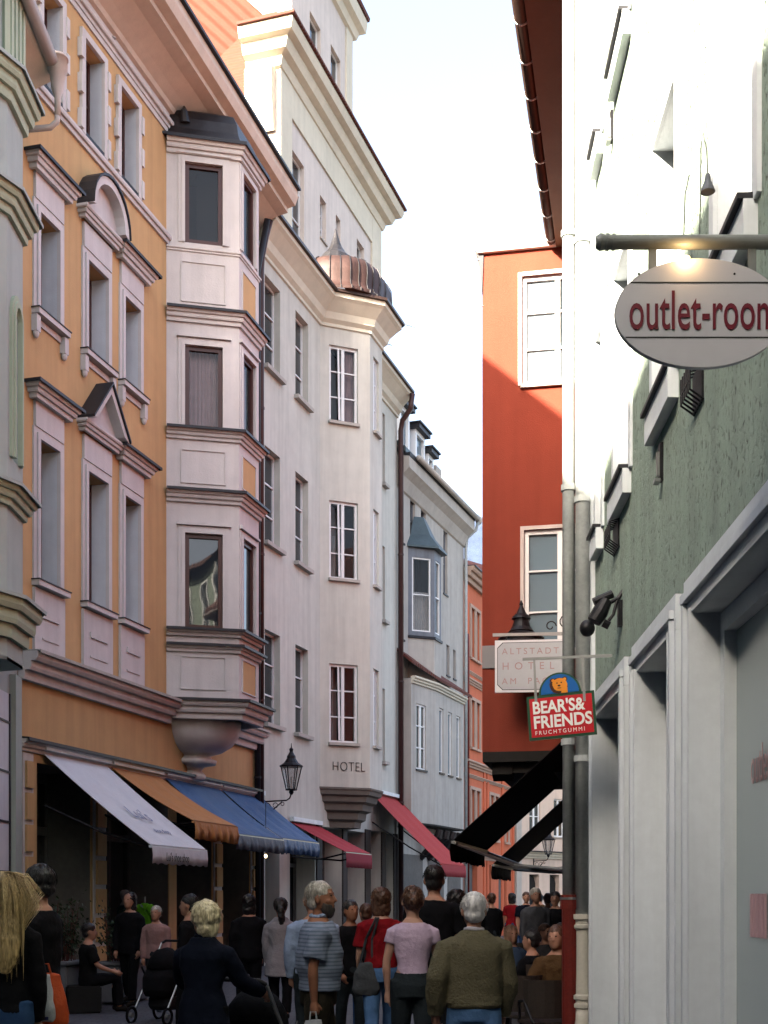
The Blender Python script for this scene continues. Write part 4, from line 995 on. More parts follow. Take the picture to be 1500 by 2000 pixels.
# ------------------------------------------------------------- awnings
def awning(name, label, F_, u0, u1, zt, d, zf, vh, m, mv=None, arms=True, group='shop awnings along the street', sag=.06, wavy=0.0, cass=True, armz=-.12, bar=None, off0=0.0):
    x, y = F_.at((u0+u1)/2, 0); e = empty(name, label, 'awning', (x, y, zt), F_.rz, group=group); w_ = (u1-u0)/2
    nx, ny = 14, 10; k = MB(); pts = []
    for j in range(ny+1):
        t = j/ny
        for i in range(nx+1):
            s_ = i/nx
            pts.append((-w_+2*w_*s_, -off0-d*t, (zf-zt)*t - sag*math.sin(math.pi*t)*(1-.35*math.cos(2*math.pi*s_*3)) ))
    th = .012; N = len(pts); vs = pts + [(p[0], p[1], p[2]-th) for p in pts]; fs = []
    for j in range(ny):
        for i in range(nx):
            a = j*(nx+1)+i; fs.append((a, a+1, a+nx+2, a+nx+1)); fs.append((a+N, a+nx+1+N, a+nx+2+N, a+1+N))
    for j in range(ny):
        a = j*(nx+1); fs.append((a, a+nx+1, a+nx+1+N, a+N)); b = a+nx; fs.append((b+nx+1, b, b+N, b+nx+1+N))
    k.add(vs, fs); k.build('canopy', m, e, smooth=False)
    # front bar and valance
    zb = zf - zt
    MB().box(-w_, w_, -off0-d-.03, -off0-d+.03, zb-.05, zb-.014).build('front_bar', bar or m, e)
    n = 60; v = MB(); vv = []; 
    for i in range(n+1):
        s_ = i/n; X = -w_+2*w_*s_; a_ = wavy*math.sin(s_*37)+wavy*.5*math.sin(s_*83)
        vv += [(X, -off0-d-.032, zb-.04), (X, -off0-d-.034-.6*abs(a_)-.01, zb-.04-vh*.5), (X, -off0-d-.036-a_, zb-.04-vh+.012*math.sin(s_*50)*(1 if wavy else .2))]
    M = len(vv); back = [(p[0], p[1]+.006, p[2]) for p in vv]; fs = []
    for i in range(n):
        for j in (0, 1):
            a = i*3+j; fs.append((a, a+1, a+4, a+3)); fs.append((a+M, a+3+M, a+4+M, a+1+M))
        fs.append((i*3+2, i*3+2+M, i*3+5+M, i*3+5))
    v.add(vv+back, fs); va = v.build('valance', mv or m, e, smooth=True)
    if cass: MB().box(-w_-.03, w_+.03, -.12-off0, 0.0, .01, .12).build('cassette', WHITEP if m is not AWK else AWK, e)
    if arms:
        for sx in (-1, 1):
            X = sx*(w_-.12); q = MB()
            q.tube([(X, -off0, armz-.75), (X*.8, -off0-d*.5, (zb+armz-.75)*.5-.12), (X, -off0-d+.03, zb-.05)], .022, 8)
            q.build('arm', ALU if m is AWK else DARKMET, e)
    return e, va
oa = lambda px: OF.u(px)
e1, v1 = awning('awning', 'white awning with faint blue writing, the nearest on the left', OF, oa(80), oa(205), 3.98, 1.92, 2.46, .26, AWW, wavy=.012, bar=WHITEP)
wa = (oa(205)-oa(80))/2
text('lettering', "Lui's shoe shop", .20, LETBLK, v1, Matrix.Translation((-.62, -1.975, 2.46-3.98-.25)), ext=.001, sx=.72)
# the script across its slope
sl_ = math.atan2(3.98-2.46, 1.92)
Ms = Matrix.Translation((-.30, -1.25, (2.46-3.98)*1.25/1.92+.035-.06)) @ Matrix.Rotation(R(90)-sl_-R(90)+R(0), 4, 'X') @ Matrix.Rotation(0, 4, 'Z')
def cloth_text(body, size, M, parent, m, sx=1):
    o = text('lettering', body, size, m, parent, Matrix.Identity(4), ext=.001, sx=sx); o.data.transform(Matrix.Rotation(R(-90), 4, 'X')); o.data.transform(M); return o
PALEBLU = mat('faded_blue_print', (.22, .24, .36), rough=.8, var=.2, vs=9)
Mc = Matrix.Translation((-.42, -1.30, -1.03)) @ Matrix.Rotation(sl_, 4, 'X') @ Matrix.Rotation(R(-8), 4, 'Z')
kids = [c for c in e1.children if c.name.startswith('canopy')][0]
cloth_text("Lui's", .42, Mc, kids, PALEBLU, .85)
cloth_text("shoe shop", .16, Matrix.Translation((-.25, -1.62, -1.285)) @ Matrix.Rotation(sl_, 4, 'X'), kids, PALEBLU, .9)
awning('awning', 'ochre awning with a rumpled shiny valance, second on the left', OF, oa(213), oa(309), 3.98, 1.62, 2.98, .30, AWO, wavy=.05, sag=.10)
awning('awning', 'blue awning with a grey-blue valance, right after the ochre one', OF, oa(318), oa(424), 4.0, 1.50, 2.86, .28, AWB, AWBV, wavy=.03, sag=.10, bar=ALU)
awning('awning', 'blue awning farther along, next to the street lantern bracket', OF, oa(429), 10.6, 4.0, 1.42, 2.90, .30, AWB, wavy=.035, sag=.08, bar=ALU)
awning('awning', 'flat crimson awning left of the hotel entrance', HF, HF.u(566), HF.u(622), 3.5, 1.45, 2.75, .36, AWR, mat('dark_crimson_valance', (.24, .012, .03), rough=.8), sag=.02, bar=ALU)
awning('awning', 'steep faded red awning under the hotel corner', HF, HF.u(724), HF.u(779), 4.72, 2.15, 2.60, .34, AWR2, AWR, sag=.05)
MB_ = RF.at
ua, ub_ = ru(15.9, .84), ru(21.6, 2.0)
awning('awning', 'nearer of the two long black awnings on the red house', RF, ru(19.3, 2.0)[0], ru(15.9, .84)[0], 3.62, 1.42, 2.35, .22, AWK, sag=.0, wavy=.02, off0=.44, armz=-.9, cass=False, bar=ALU)
awning('awning', 'farther black awning, seen below the nearer one on the right', RF, ru(27.0, 3.6)[0], ru(23.6, 2.1)[0], 3.90, 1.80, 2.25, .24, AWK, sag=.0, wavy=.02, off0=.44, armz=-.9, cass=False, bar=ALU)

# ------------------------------------------------------------- street lanterns
def lantern(label, F_, px, py, d, s_=1.0, group='wall lanterns'):
    u = F_.u(px, d); x, y = F_.at(u, 0); z = F_.z(px, py, d)       # py: bottom of the glass
    e = empty('street_lantern', label, 'lantern', (x, y, z), F_.rz, group=group)
    hb_, ht, hh = .12*s_, .24*s_, .52*s_; Y = -d
    q = MB()
    for i in range(6):
        a = math.pi/3*i; c_, s2 = math.cos(a), math.sin(a)
        q.tube([(hb_*c_, Y+hb_*s2, 0), (ht*c_, Y+ht*s2, hh)], .014*s_, 6)
    q.lathe((0, Y, 0), [(.03, -.12*s_), (.06*s_, -.06*s_), (.05*s_, -.03*s_), (hb_+.02, -.02), (hb_+.02, .01)], 12)
    q.build('frame', DARKMET, e)
    MB().rings([(0, Y, .012, hb_-.005, hb_-.005), (0, Y, hh-.004, ht-.005, ht-.005)], 6).build('glass', glass('lantern_glass', (.2, .2, .2), see=.7), e)
    MB().lathe((0, Y, hh), [(ht+.03, 0), (ht+.04, .03*s_), (ht*.72, .10*s_), (ht*.45, .20*s_), (ht*.42, .26*s_), (ht*.30, .30*s_), (.04*s_, .36*s_), (.05*s_, .42*s_), (.015*s_, .46*s_), (.006, .56*s_)], 12).build('cap', DARKMET, e)
    MB().tube([(0, Y, .02), (0, Y, .3*s_)], .02, 8).build('burner', STONE, e)
    b = MB(); z0 = -.16*s_
    b.tube([(0, Y, -.10*s_), (0, Y+.04, z0-.04), (0, Y+.12, z0-.09), (0, 0, z0-.11)], .018*s_, 8)
    b.tube([(0, 0, z0-.42*s_), (0, Y*.35, z0-.34*s_), (0, Y*.7, z0-.12*s_)], .015*s_, 8)
    for cy, cz, r in ((-.16, -.22, .075), (-.34, -.20, .06), (-.10, -.35, .045), (-.50, -.17, .04)):
        b.tube([(0, cy*d/.7 + r*s_*math.cos(t*.6), z0 + cz*s_ + r*s_*math.sin(t*.6)) for t in range(11)], .009*s_, 5)
    b.box(-.03, .03, -.02, .0, z0-.5*s_, z0+.0)
    b.build('bracket', DARKMET, e)
    return e
lantern('black street lantern on a scrolled bracket beside the hotel letters', HF, 569, 1542, .78, 1.0)
lantern('small black street lantern far down the street below the awnings', EF, 1071, 1668, .8, 1.15)

# ------------------------------------------------------------- hanging signs
# oval white sign
SY = 4.5
sx0, sx1 = (1200-750)/2500*SY, (1532-750)/2500*SY; sz = EYE + (1750-614)*SY/2500; sh2 = .5*212*SY/2500; sw2 = (sx1-sx0)/2; scx = (sx0+sx1)/2
sg = empty('hanging_sign', 'oval white hanging sign with dark red lettering, under a grey pole', 'sign', (scx, SY, sz), 0)
def ell(a, b, y0, y1, n=64, pw=1.0): return [(a*math.cos(2*math.pi*i/n), b*math.sin(2*math.pi*i/n)) for i in range(n)]
bd = MB().prism(ell(sw2, sh2, 0, 0), -.012, .012).build('board', mat('oval_sign_paint', (.42, .42, .45), rough=.35, var=.04, vs=3), sg, bevel=0)
lz1, lz2 = EYE + (1750-555)*SY/2500 - sz, EYE + (1750-662)*SY/2500 - sz
c1 = sw2*math.sqrt(1-(lz1/sh2)**2); c2 = sw2*math.sqrt(1-(lz2/sh2)**2)
MB().box(-c1+.004, c1-.004, -.0135, -.0115, lz1-.0022, lz1+.0022).box(-c2+.004, c2-.004, -.0135, -.0115, lz2-.0022, lz2+.0022).build('line', LETBLK, bd)
text('lettering', 'outlet-room', .196, LETRED, bd, Matrix.Translation((-.252, -.0145, -.058)), ext=.0015, sx=.525, space=1.02, off=.0010)
pz = EYE + (1750-473)*SY/2500 - sz
po_ = MB().tube([(-sw2-.045, 0, pz), (.90, 0, pz)], .0245, 20)
po_.tube([(-sw2-.065, 0, pz), (-sw2-.05, 0, pz), (-sw2-.035, 0, pz)], [.020, .029, .026], 20).tube([(-sw2-.03, 0, pz), (-sw2-.02, 0, pz)], .0285, 20).tube([(-sw2-.008, 0, pz), (-sw2+.002, 0, pz)], .0275, 20)
po_.build('pole', POLEG, sg, smooth=False)
gx = GF.O.x
for X in (-.165, .185):
    MB().box(X-.014, X+.014, -.004, .004, sh2*math.sqrt(max(0, 1-(X/sw2)**2))-.02, pz-.02).build('hanger', POLEG, sg)
def px2(px, py, Y=SY): return ((px-750)/2500*Y - scx, EYE + (1750-py)*Y/2500 - sz)
for pts_, shade in (([(1335, 470), (1333, 430), (1334, 390), (1342, 352)], False), ([(1366, 468), (1364, 400), (1365, 300), (1369, 268), (1376, 300), (1378, 352)], True)):
    P = [px2(*p) for p in pts_]
    lp = MB().tube([(x, -.03 if i else -.0, z) for i, (x, z) in enumerate(P)], .0022, 6)
    x0_, z0_ = P[0]; lp.box(x0_-.02, x0_+.02, -.012, .012, z0_-.004, z0_+.006)
    lo = lp.build('spot_stem', ALU, sg)
    if shade: MB().lathe((P[-1][0], -.03, P[-1][1]), [(.008, .004), (.012, -.02), (.022, -.045), (.026, -.058), (.020, -.062)], 16).build('spot_shade', GREYSHEET, sg)
for X in (-.215, .12): MB().tube([(X, -.014, lz1+.03), (X, -.010, lz1+.03)], .004, 8).build('bolt', DARKMET, bd)

# red sweet-shop sign with the bear
bY = 9.58; bx = (1097-750)/2500*bY; bzc = EYE + (1750-1398)*bY/2500
bs_ = empty('hanging_sign', 'red sweet-shop sign with white lettering and an orange bear head on blue', 'sign', (bx, bY, bzc), R(-13))
hw2, hh2 = .232, .145
rect = lambda a, b, c, d: [(a, c), (b, c), (b, d), (a, d)]
rim = MB().prism(rect(-hw2-.02, hw2+.02, -hh2-.02, hh2+.02), -.010, .012)
arc = lambda r, cz, n=24: [(r*math.cos(math.pi*i/n), cz + r*math.sin(math.pi*i/n)) for i in range(n+1)]
rim.prism(arc(.158, hh2+.021), -.010, .012); rb_ = rim.build('board', SIGNGRN, bs_)
rb_.data.transform(Matrix.Rotation(R(-4), 4, 'Y'))
def plus(o): o.data.transform(Matrix.Rotation(R(-4), 4, 'Y')); return o
plus(MB().prism(rect(-hw2, hw2, -hh2, hh2), -.014, -.0105).build('red_field', SIGNRED, rb_))
plus(MB().prism(arc(.142, hh2+.024), -.014, -.0105).build('blue_field', SIGNBLU, rb_))
hd = MB(); bz_ = hh2+.085
def disc(cx, cz, rx, rz, y, n=20): return [(cx+rx*math.cos(2*math.pi*i/n)*(1+.05*math.sin(5*i)), cz+rz*math.sin(2*math.pi*i/n)) for i in range(n)]
dk = MB().prism(disc(-.006, bz_-.004, .068, .058, 0), -.017, -.0145).prism(disc(-.05, bz_+.035, .020, .018, 0), -.0172, -.0146).prism(disc(.042, bz_+.04, .020, .018, 0), -.0173, -.0147)
plus(dk.build('bear_outline', BEARD, rb_))
og = MB().prism(disc(.004, bz_+.002, .056, .048, 0), -.020, -.0175).prism(disc(-.045, bz_+.036, .012, .011, 0), -.0201, -.0176).prism(disc(.042, bz_+.040, .012, .011, 0), -.0202, -.0177).prism(rect(.012, .058, bz_-.062, bz_-.02), -.0198, -.0178)
plus(og.build('bear_head', BEARO, rb_))
fc = MB()
for (cx_, cz_, r1_, r2_) in ((-.016, bz_+.014, .006, .005), (.016, bz_+.016, .006, .005), (-.002, bz_-.006, .011, .007), (-.001, bz_-.024, .016, .003)): fc.prism(disc(cx_, cz_, r1_, r2_, 0), -.022, -.0205)
plus(fc.build('bear_face', BEARD, rb_))
plus(text('lettering', "BEAR'S&", .128, LETWHT, rb_, Matrix.Translation((-.214, -.0165, .032)), ext=.0015, sx=.84, off=.0035))
plus(text('lettering', 'FRIENDS', .128, LETWHT, rb_, Matrix.Translation((-.214, -.0165, -.078)), ext=.0015, sx=.90, off=.0035))
plus(text('lettering', 'FRUCHTGUMMI', .042, LETWHT, rb_, Matrix.Translation((-.205, -.0165, -.128)), ext=.0012, sx=.95, space=1.45))
# hanger straps, arm
wz_ = EYE + (1750-1285)*bY/2500 - bzc
b_ = MB().box(-hw2-.06, .42, -.008, .008, wz_-.008, wz_+.012); b_.build('arm', ALU, bs_)
MB().box(.405, .425, -.02, .02, wz_-.07, wz_+.07).build('wall_plate', ALU, bs_)
for X in (-.19, .17):
    q = MB(); q.add([(X-.010, -.018, hh2*.7), (X+.010, -.018, hh2*.7), (X-.022, -.012, wz_-.004), (X-.006, -.012, wz_-.004), (X-.010, -.014, hh2*.7), (X+.010, -.014, hh2*.7), (X-.022, -.008, wz_-.004), (X-.006, -.008, wz_-.004)],
          [(0,1,3,2),(4,6,7,5),(0,2,6,4),(1,5,7,3),(0,4,5,1),(2,3,7,6)]); q.build('strap', ALU, bs_)

# grey hotel sign board
hY = 16.7; P = lambda px, py: ((px-750)/2500*hY, EYE + (1750-py)*hY/2500)
(xa, za), (xb, zb) = P(967, 1352), P(1120, 1250)
hs = empty('hanging_sign', 'pale grey hotel board with widely spaced letters, hanging before the red bay', 'sign', ((xa+xb)/2, hY, (za+zb)/2), R(-6))
w2, h2 = (xb-xa)/2, (zb-za)/2
rm_ = MB().prism(rect(-w2, w2, -h2, h2), -.02, .02).build('board', SIGNW, hs)
c_ = .07; inn = [(-w2+.03+c_, -h2+.03), (w2-.03-c_, -h2+.03), (w2-.03, -h2+.03+c_), (w2-.03, h2-.03-c_), (w2-.03-c_, h2-.03), (-w2+.03+c_, h2-.03), (-w2+.03, h2-.03-c_), (-w2+.03, -h2+.03+c_)]
MB().prism(inn, -.024, -.0205).build('rim_line', DARKTRIM, rm_)
inn2 = [(x*.985, z*.975) for x, z in inn]; MB().prism(inn2, -.027, -.0245).build('field', SIGNGREY, rm_)
text('lettering', 'ALTSTADT', .115, LETGREY, rm_, Matrix.Translation((-w2+.09, -.029, .155)), ext=.0015, space=1.45, sx=1.0)
text('lettering', 'HOTEL', .135, LETGREY, rm_, Matrix.Translation((-w2+.09, -.029, -.045)), ext=.0015, space=1.95)
text('lettering', 'AM  PACH', .115, LETGREY, rm_, Matrix.Translation((-w2+.09, -.029, -.235)), ext=.0015, space=1.45)
q = MB().box(-w2-.03, w2+.30, -.015, .015, h2+.055, h2+.095); q.build('arm', ALU, hs)
for X in (-w2+.15, w2-.1): MB().box(X-.008, X+.008, -.006, .006, h2-.0, h2+.056).build('hanger', DARKMET, hs)
q = MB(); 
for cx_, r in ((w2-.30, .075), (w2-.10, .12)): q.tube([(cx_ + r*(1-.06*t)*math.cos(t*.55), 0, h2+.10+r + r*(1-.06*t)*math.sin(t*.55)) for t in range(12)], .008, 6)
q.build('scroll', DARKMET, hs)
px_ = P(955, 1285)
x_, y_ = (954-750)/2500*17.42, 17.40
# black pagoda lantern behind the board
lY = 17.05; lx = (1018-750)/2500*lY; lz = EYE + (1750-1248)*lY/2500
le = empty('street_lantern', 'black lantern with a stepped pagoda cap behind the grey hotel board', 'lantern', (lx, lY, lz), 0)
MB().lathe((0, 0, 0), [(.30, -.02), (.31, .0), (.27, .04), (.20, .07), (.15, .09)], 20).build('brim', DARKMET, le)
MB().lathe((0, 0, .085), [(.15, 0), (.165, .015), (.125, .07), (.10, .14), (.10, .17), (.13, .18), (.115, .21), (.07, .25), (.055, .28), (.03, .33), (.02, .36), (.028, .38), (.006, .43)], 20).build('cap', DARKMET, le)
MB().lathe((0, 0, -.5), [(.06, 0), (.16, .04), (.24, .40), (.26, .475)], 20).build('glass', LAMPGLASS, le)
MB().tube([(0, 0, -.5), (0, .05, -.62), (.5, .12, -.66), (1.3, .10, -.64)], .02, 8).build('bracket', DARKMET, le)
# grey band on the red bay where its arm is fixed
gp = MB(); 
gp.M = Mn; gp.box(.0, .20, -.02, -.001, EYE+(1750-1306)*17.5/2500, EYE+(1750-1262)*17.5/2500); gp.build('mounting_band', mat('grey_band', (.24, .23, .23)), rbo)

# black projector cluster on the green wall
fY = 9.0; fx = GF.O.x + (fY-10.55)*.036
fe = empty('wall_floodlight', 'black clamp floodlight with a round head on the green wall above the bear sign', 'floodlight', (fx, fY, EYE + (1750-1190)*fY/2500), GF.rz)
def fl(px, py): return -( (fx) - (px-750)/2500*fY ), (1190-py)*fY/2500   # world x offset, dz
def W(px, py, dy=0):  # to local
    dx, dz = fl(px, py); v = Vector((dx, dy)); t, n = GF.t, GF.n
    return (v.dot(t), -v.dot(n), dz)
MB().tube([W(1226, 1140), W(1208, 1168), W(1190, 1178), W(1172, 1182)], .014, 8).tube([W(1206, 1170), W(1198, 1200), W(1182, 1222)], .012, 8).build('arm', DARKMET, fe)
MB().box(-.03, .03, -.03, .004, -.12, .06).build('wall_plate', DARKMET, fe)
hd_ = MB().tube([W(1184, 1172), W(1172, 1196), W(1160, 1214)], [.045, .058, .05], 12).tube([W(1196, 1160), W(1160, 1176)], .03, 10).tube([W(1178, 1216), W(1190, 1222)], .03, 8); hd_.build('housing', DARKMET, fe)
c3 = W(1147, 1227); MB().ball(c3, (.055, .055, .06), 16, 10).build('head', DARKMET, fe, smooth=True)
MB().tube([W(1166, 1206), W(1176, 1212)], .018, 8).build('knob', ALU, fe)

# lit lamp on top of the oval sign and a small bulb under the blue awning
def glowmat(name, col, st):
    m = bpy.data.materials.new(name); m.use_nodes = True; p = m.node_tree.nodes['Principled BSDF']
    p.inputs['Emission Color'].default_value = (*col, 1); p.inputs['Emission Strength'].default_value = st; return m
gx_, gz_ = px2(1338, 509)
MB().ball((gx_, -.02, gz_), (.012, .010, .007), 12, 8).build('lit_bulb', glowmat('warm_bulb', (1, .62, .25), 3.0), sg)
pl = bpy.data.lights.new('sign_glow', 'POINT'); pl.energy = .12; pl.color = (1, .6, .25); pl.shadow_soft_size = .012
plo = bpy.data.objects.new('sign_glow', pl); C.objects.link(plo); plo.parent = sg; plo.location = (gx_, -.045, gz_+.004)
bxx, byy = OF.at(OF.u(519, 1.0), 1.0); be = empty('hanging_bulb', 'small warm lit bulb hanging under the blue awnings', 'lamp', (bxx, byy, OF.z(519, 1672, 1.0)))
MB().ball((0, 0, 0), (.03, .03, .04), 12, 8).build('bulb', glowmat('awning_bulb', (1, .70, .35), 2.0), be); MB().tube([(0, 0, .035), (0, 0, 1.15)], .008, 6).build('cord', DARKMET, be)
# ------------------------------------------------------------- people
SKIN = mat('skin', (.34, .17, .11), rough=.55, var=.06, vs=12, spec=.3)
SKINP = mat('skin_pale', (.42, .23, .16), rough=.55, var=.06, vs=12, spec=.3)
SKINT = mat('skin_tanned', (.24, .10, .055), rough=.5, var=.08, vs=12, spec=.3)
EYEW = mat('eye_dark', (.03, .02, .02), rough=.2, var=0)
def hairmat(name, col, d=.35):
    m = mat(name, col, rough=.45, var=.12, vs=20, spec=.4); t = m.node_tree; L = t.links; p = t.nodes['Principled BSDF']
    tc = t.nodes.new('ShaderNodeTexCoord'); mp = t.nodes.new('ShaderNodeMapping'); mp.inputs['Scale'].default_value = (90, 90, 6)
    n = t.nodes.new('ShaderNodeTexNoise'); n.inputs['Scale'].default_value = 1.2; n.inputs['Detail'].default_value = 3
    L.new(tc.outputs['Object'], mp.inputs[0]); L.new(mp.outputs[0], n.inputs[0])
    r = t.nodes.new('ShaderNodeValToRGB'); r.color_ramp.elements[0].position = .35; r.color_ramp.elements[1].position = .65
    r.color_ramp.elements[0].color = (*[c*d for c in col], 1); r.color_ramp.elements[1].color = (*col, 1); L.new(n.outputs[0], r.inputs[0]); L.new(r.outputs[0], p.inputs['Base Color'])
    b = t.nodes.new('ShaderNodeBump'); b.inputs['Strength'].default_value = .7; b.inputs['Distance'].default_value = .006; L.new(n.outputs[0], b.inputs['Height']); L.new(b.outputs[0], p.inputs['Normal'])
    return m
HBLOND = hairmat('long_blond_hair', (.55, .38, .16)); HPALE = hairmat('pale_blond_hair', (.66, .56, .34), .5); HGREY = hairmat('grey_hair', (.42, .38, .32), .5)
HWHITE = hairmat('white_hair', (.62, .60, .58), .7); HBROWN = hairmat('brown_hair', (.10, .045, .025)); HBLACK = hairmat('black_hair', (.012, .010, .010)); HRED = hairmat('thin_reddish_hair', (.38, .22, .14), .6)
CLOUD = bpy.data.textures.new('folds', 'CLOUDS'); CLOUD.noise_scale = .13; CLOUD.noise_depth = 1
CLOUDH = bpy.data.textures.new('tufts', 'CLOUDS'); CLOUDH.noise_scale = .035; CLOUDH.noise_depth = 1
CLOTHS = {}
def clo(name, col, **k):
    col = tuple(c*.62 for c in col); k.setdefault('spec', .06)
    if name not in CLOTHS: CLOTHS[name] = cloth(name, col, **k)
    return CLOTHS[name]
def skinned(mb, name, m, parent, vox, disp=0, tex=None, it=4, fac=.5):
    o = mb.build(name, m, parent)
    r = o.modifiers.new('r', 'REMESH'); r.mode = 'VOXEL'; r.voxel_size = vox; r.use_smooth_shade = True
    s = o.modifiers.new('s', 'SMOOTH'); s.factor = fac; s.iterations = it
    if disp:
        d = o.modifiers.new('d', 'DISPLACE'); d.texture = tex or CLOUD; d.strength = disp; d.mid_level = .5; d.texture_coords = 'GLOBAL' if False else 'LOCAL'
    bake(o); o.data.shade_smooth(); 
    if not o.data.materials: o.data.materials.append(m)
    return o

def person(label, x, y, rot, H=1.72, build=1.0, skin=None, top=None, legs=None, hair=('short', None), arms=None, stride=.1, sit=False,
           turn=0, nod=0, group=None, vox=.011, shoe=None, beard=None, lean=0, collar=None, zoff=0, fem=False, belly=0.0, name='person'):
    skin = skin or SKIN; s = H/1.75; e = empty(name, label, 'person', (x, y, zoff), R(rot), group=group)
    e['label'] = label
    ly = lambda z: lean*(z-.9)      # upper-body lean forward with height
    zs = -.44 if sit else 0
    wS, wW, wH = (.165, .120, .165) if fem else (.180, .150, .160)
    wS *= build; wW *= build*(1+belly*.9); wH *= build
    T = [(.84, wH*.92, .115), (.92, wH, .125), (1.02, (wW+wH)/2, .115), (1.10, wW, .108*(1+belly*1.3)), (1.22, (wW*1.03+wS)/2, .115*(1+belly*.9)), (1.33, wS, .122), (1.39, wS*.96, .108), (1.42, wS*.78, .095), (1.45, wS*.55, .080), (1.485, .064, .066)]
    def P(v): return Vector(v)*s
    tor = lambda inf, z0=.84, z1=1.49, extra=0: [(0, (ly(z)+ (belly*.03 if 1.0 < z < 1.25 else 0))*s, (z+zs)*s, (rx+inf)*s, (ry*build**.5+inf)*s) for z, rx, ry in T if z0-1e-6 <= z <= z1]
    body = MB(); body.rings(tor(0), 24, pw=2.3)
    # neck and head
    nk = P((0, ly(1.47)+.0, 1.47+zs)); hc = P((0, ly(1.62)+.022, 1.630+zs))
    body.tube([P((0, ly(1.44), 1.43+zs)), P((0, ly(1.5)+.008, 1.50+zs)), P((0, ly(1.56)+.014, 1.57+zs))], [.072*s*(1 if fem else 1.08), .053*s, .054*s], 14)
    HM = Matrix.Translation(hc) @ Matrix.Rotation(R(turn), 4, 'Z') @ Matrix.Rotation(R(-nod), 4, 'X') @ Matrix.Scale(s*1.05, 4)
    hb = MB(HM)
    hb.rings([(0, .040, -.118, .026, .030), (0, .032, -.104, .046, .056), (0, .016, -.075, .062, .078), (0, .004, -.035, .072, .090), (0, -.004, .015, .077, .097), (0, -.008, .055, .074, .093), (0, -.010, .088, .058, .074), (0, -.010, .108, .034, .044)], 22)
    hb.tube([(0, .082, .020), (0, .098, -.005), (0, .109, -.028), (0, .092, -.036)], [.009, .011, .014, .010], 8)
    hb.ball((0, .082, -.062), (.024, .014, .007)).ball((0, .080, -.073), (.020, .014, .007)).ball((0, .068, -.104), (.022, .018, .014))
    hb.ball((-.030, .082, .030), (.022, .010, .007)).ball((.030, .082, .030), (.022, .010, .007)).ball((-.042, .062, -.030), (.022, .02, .02)).ball((.042, .062, -.030), (.022, .02, .02))
    for sx in (-1, 1): hb.ball((sx*.080, -.008, -.012), (.012, .020, .032))
    body.v += hb.v and [tuple(v) for v in hb.v]; off = len(body.v) - len(hb.v); body.f += [[i+off for i in f] for f in hb.f]
    # arms
    sleeves = MB(); A = arms or [dict(), dict()]; sl = top.get('sleeve', 'short') if top else 'short'; inf = top.get('inf', .014) if top else .014
    wr = []
    for sx, a in zip((-1, 1), A):
        f, o_, b, ii = R(a.get('fwd', 3)), R(a.get('out', 9)), R(a.get('bend', 12)), R(a.get('inw', 4))
        S0 = Vector((sx*(wS-.004), ly(1.38), 1.378+zs)); d1 = Vector((sx*math.sin(o_), math.sin(f)*math.cos(o_), -math.cos(f)*math.cos(o_)))
        f2 = f+b; d2 = Vector((-sx*math.sin(ii), math.sin(f2)*math.cos(ii), -math.cos(f2)*math.cos(ii)))
        E = S0 + d1*.285; Wp = E + d2*.25; k_ = .92 if fem else 1.05
        body.tube([P(S0 - d1*.01 - Vector((sx*.03, 0, 0))), P(S0+d1*.03), P(S0+d1*.13), P(E-d1*.02), P(E+d2*.05), P(E+d2*.12), P(Wp)], [.050*s*k_, .053*s*k_, .046*s*k_, .037*s*k_, .039*s*k_, .034*s*k_, .025*s*k_], 12)
        # hand: palm, four fingers, thumb
        h = Wp; fw = d2; side = Vector((0, 1, 0)) - fw*fw.y; side = side.normalized() if side.length > .3 else Vector((1, 0, 0)); pn = fw.cross(side).normalized()
        inwd = Vector((-sx, 0, 0)); pn = pn if pn.dot(inwd) > 0 else -pn       # palm normal faces the body
        body.tube([P(h-fw*.01), P(h+fw*.035), P(h+fw*.085)], [.024*s, .036*s, .036*s], 10, sq=(1, 1))
        cl = a.get('curl', .5)
        for j in range(4):
            o2 = side*(.027-.018*j); Lf = (.072, .080, .074, .058)[j]; b0 = h + fw*.082 + o2
            p1 = b0 + (fw*math.cos(cl*.6)+pn*math.sin(cl*.6))*Lf*.45; p2 = p1 + (fw*math.cos(cl*1.6)+pn*math.sin(cl*1.6))*Lf*.32; p3 = p2 + (fw*math.cos(cl*2.4)+pn*math.sin(cl*2.4))*Lf*.25
            body.tube([P(b0-fw*.02), P(b0), P(p1), P(p2), P(p3)], [.0095*s, .0095*s, .0088*s, .0082*s, .007*s], 8)
        t0 = h + fw*.025 + side*.028; t1 = t0 + (side*.6+fw*.75+pn*.25).normalized()*.038; t2 = t1 + (fw*.9+pn*.4+side*.1).normalized()*.03
        body.tube([P(t0-side*.01), P(t0), P(t1), P(t2)], [.013*s, .013*s, .011*s, .009*s], 8)
        wr.append((P(h+fw*.10), fw))
        if sl != 'none':
            flat = .012
            if sl == 'short': pts = [S0-d1*.02-Vector((sx*.05, 0, 0)), S0+d1*.02, S0+d1*.10, S0+d1*.215]; rr = [.060, .066+inf, .060+inf, .064+inf]
            elif sl == 'cap': pts = [S0-d1*.02-Vector((sx*.05, 0, 0)), S0+d1*.02, S0+d1*.11]; rr = [.055, .060+inf, .058+inf]
            else: pts = [S0-d1*.02-Vector((sx*.05, 0, 0)), S0+d1*.03, S0+d1*.14, E-d1*.02, E+d2*.06, Wp-d2*.06, Wp+d2*.005]; rr = [.058, .060+inf, .054+inf, .048+inf, .047+inf, .037+inf, .030+inf]
            sleeves.tube([P(p) for p in pts], [r*s*k_ for r in rr], 14)
    # legs
    hipz = .90+zs; tr = MB(); shoes = MB()
    if legs: lc = legs.get('inf', .012)
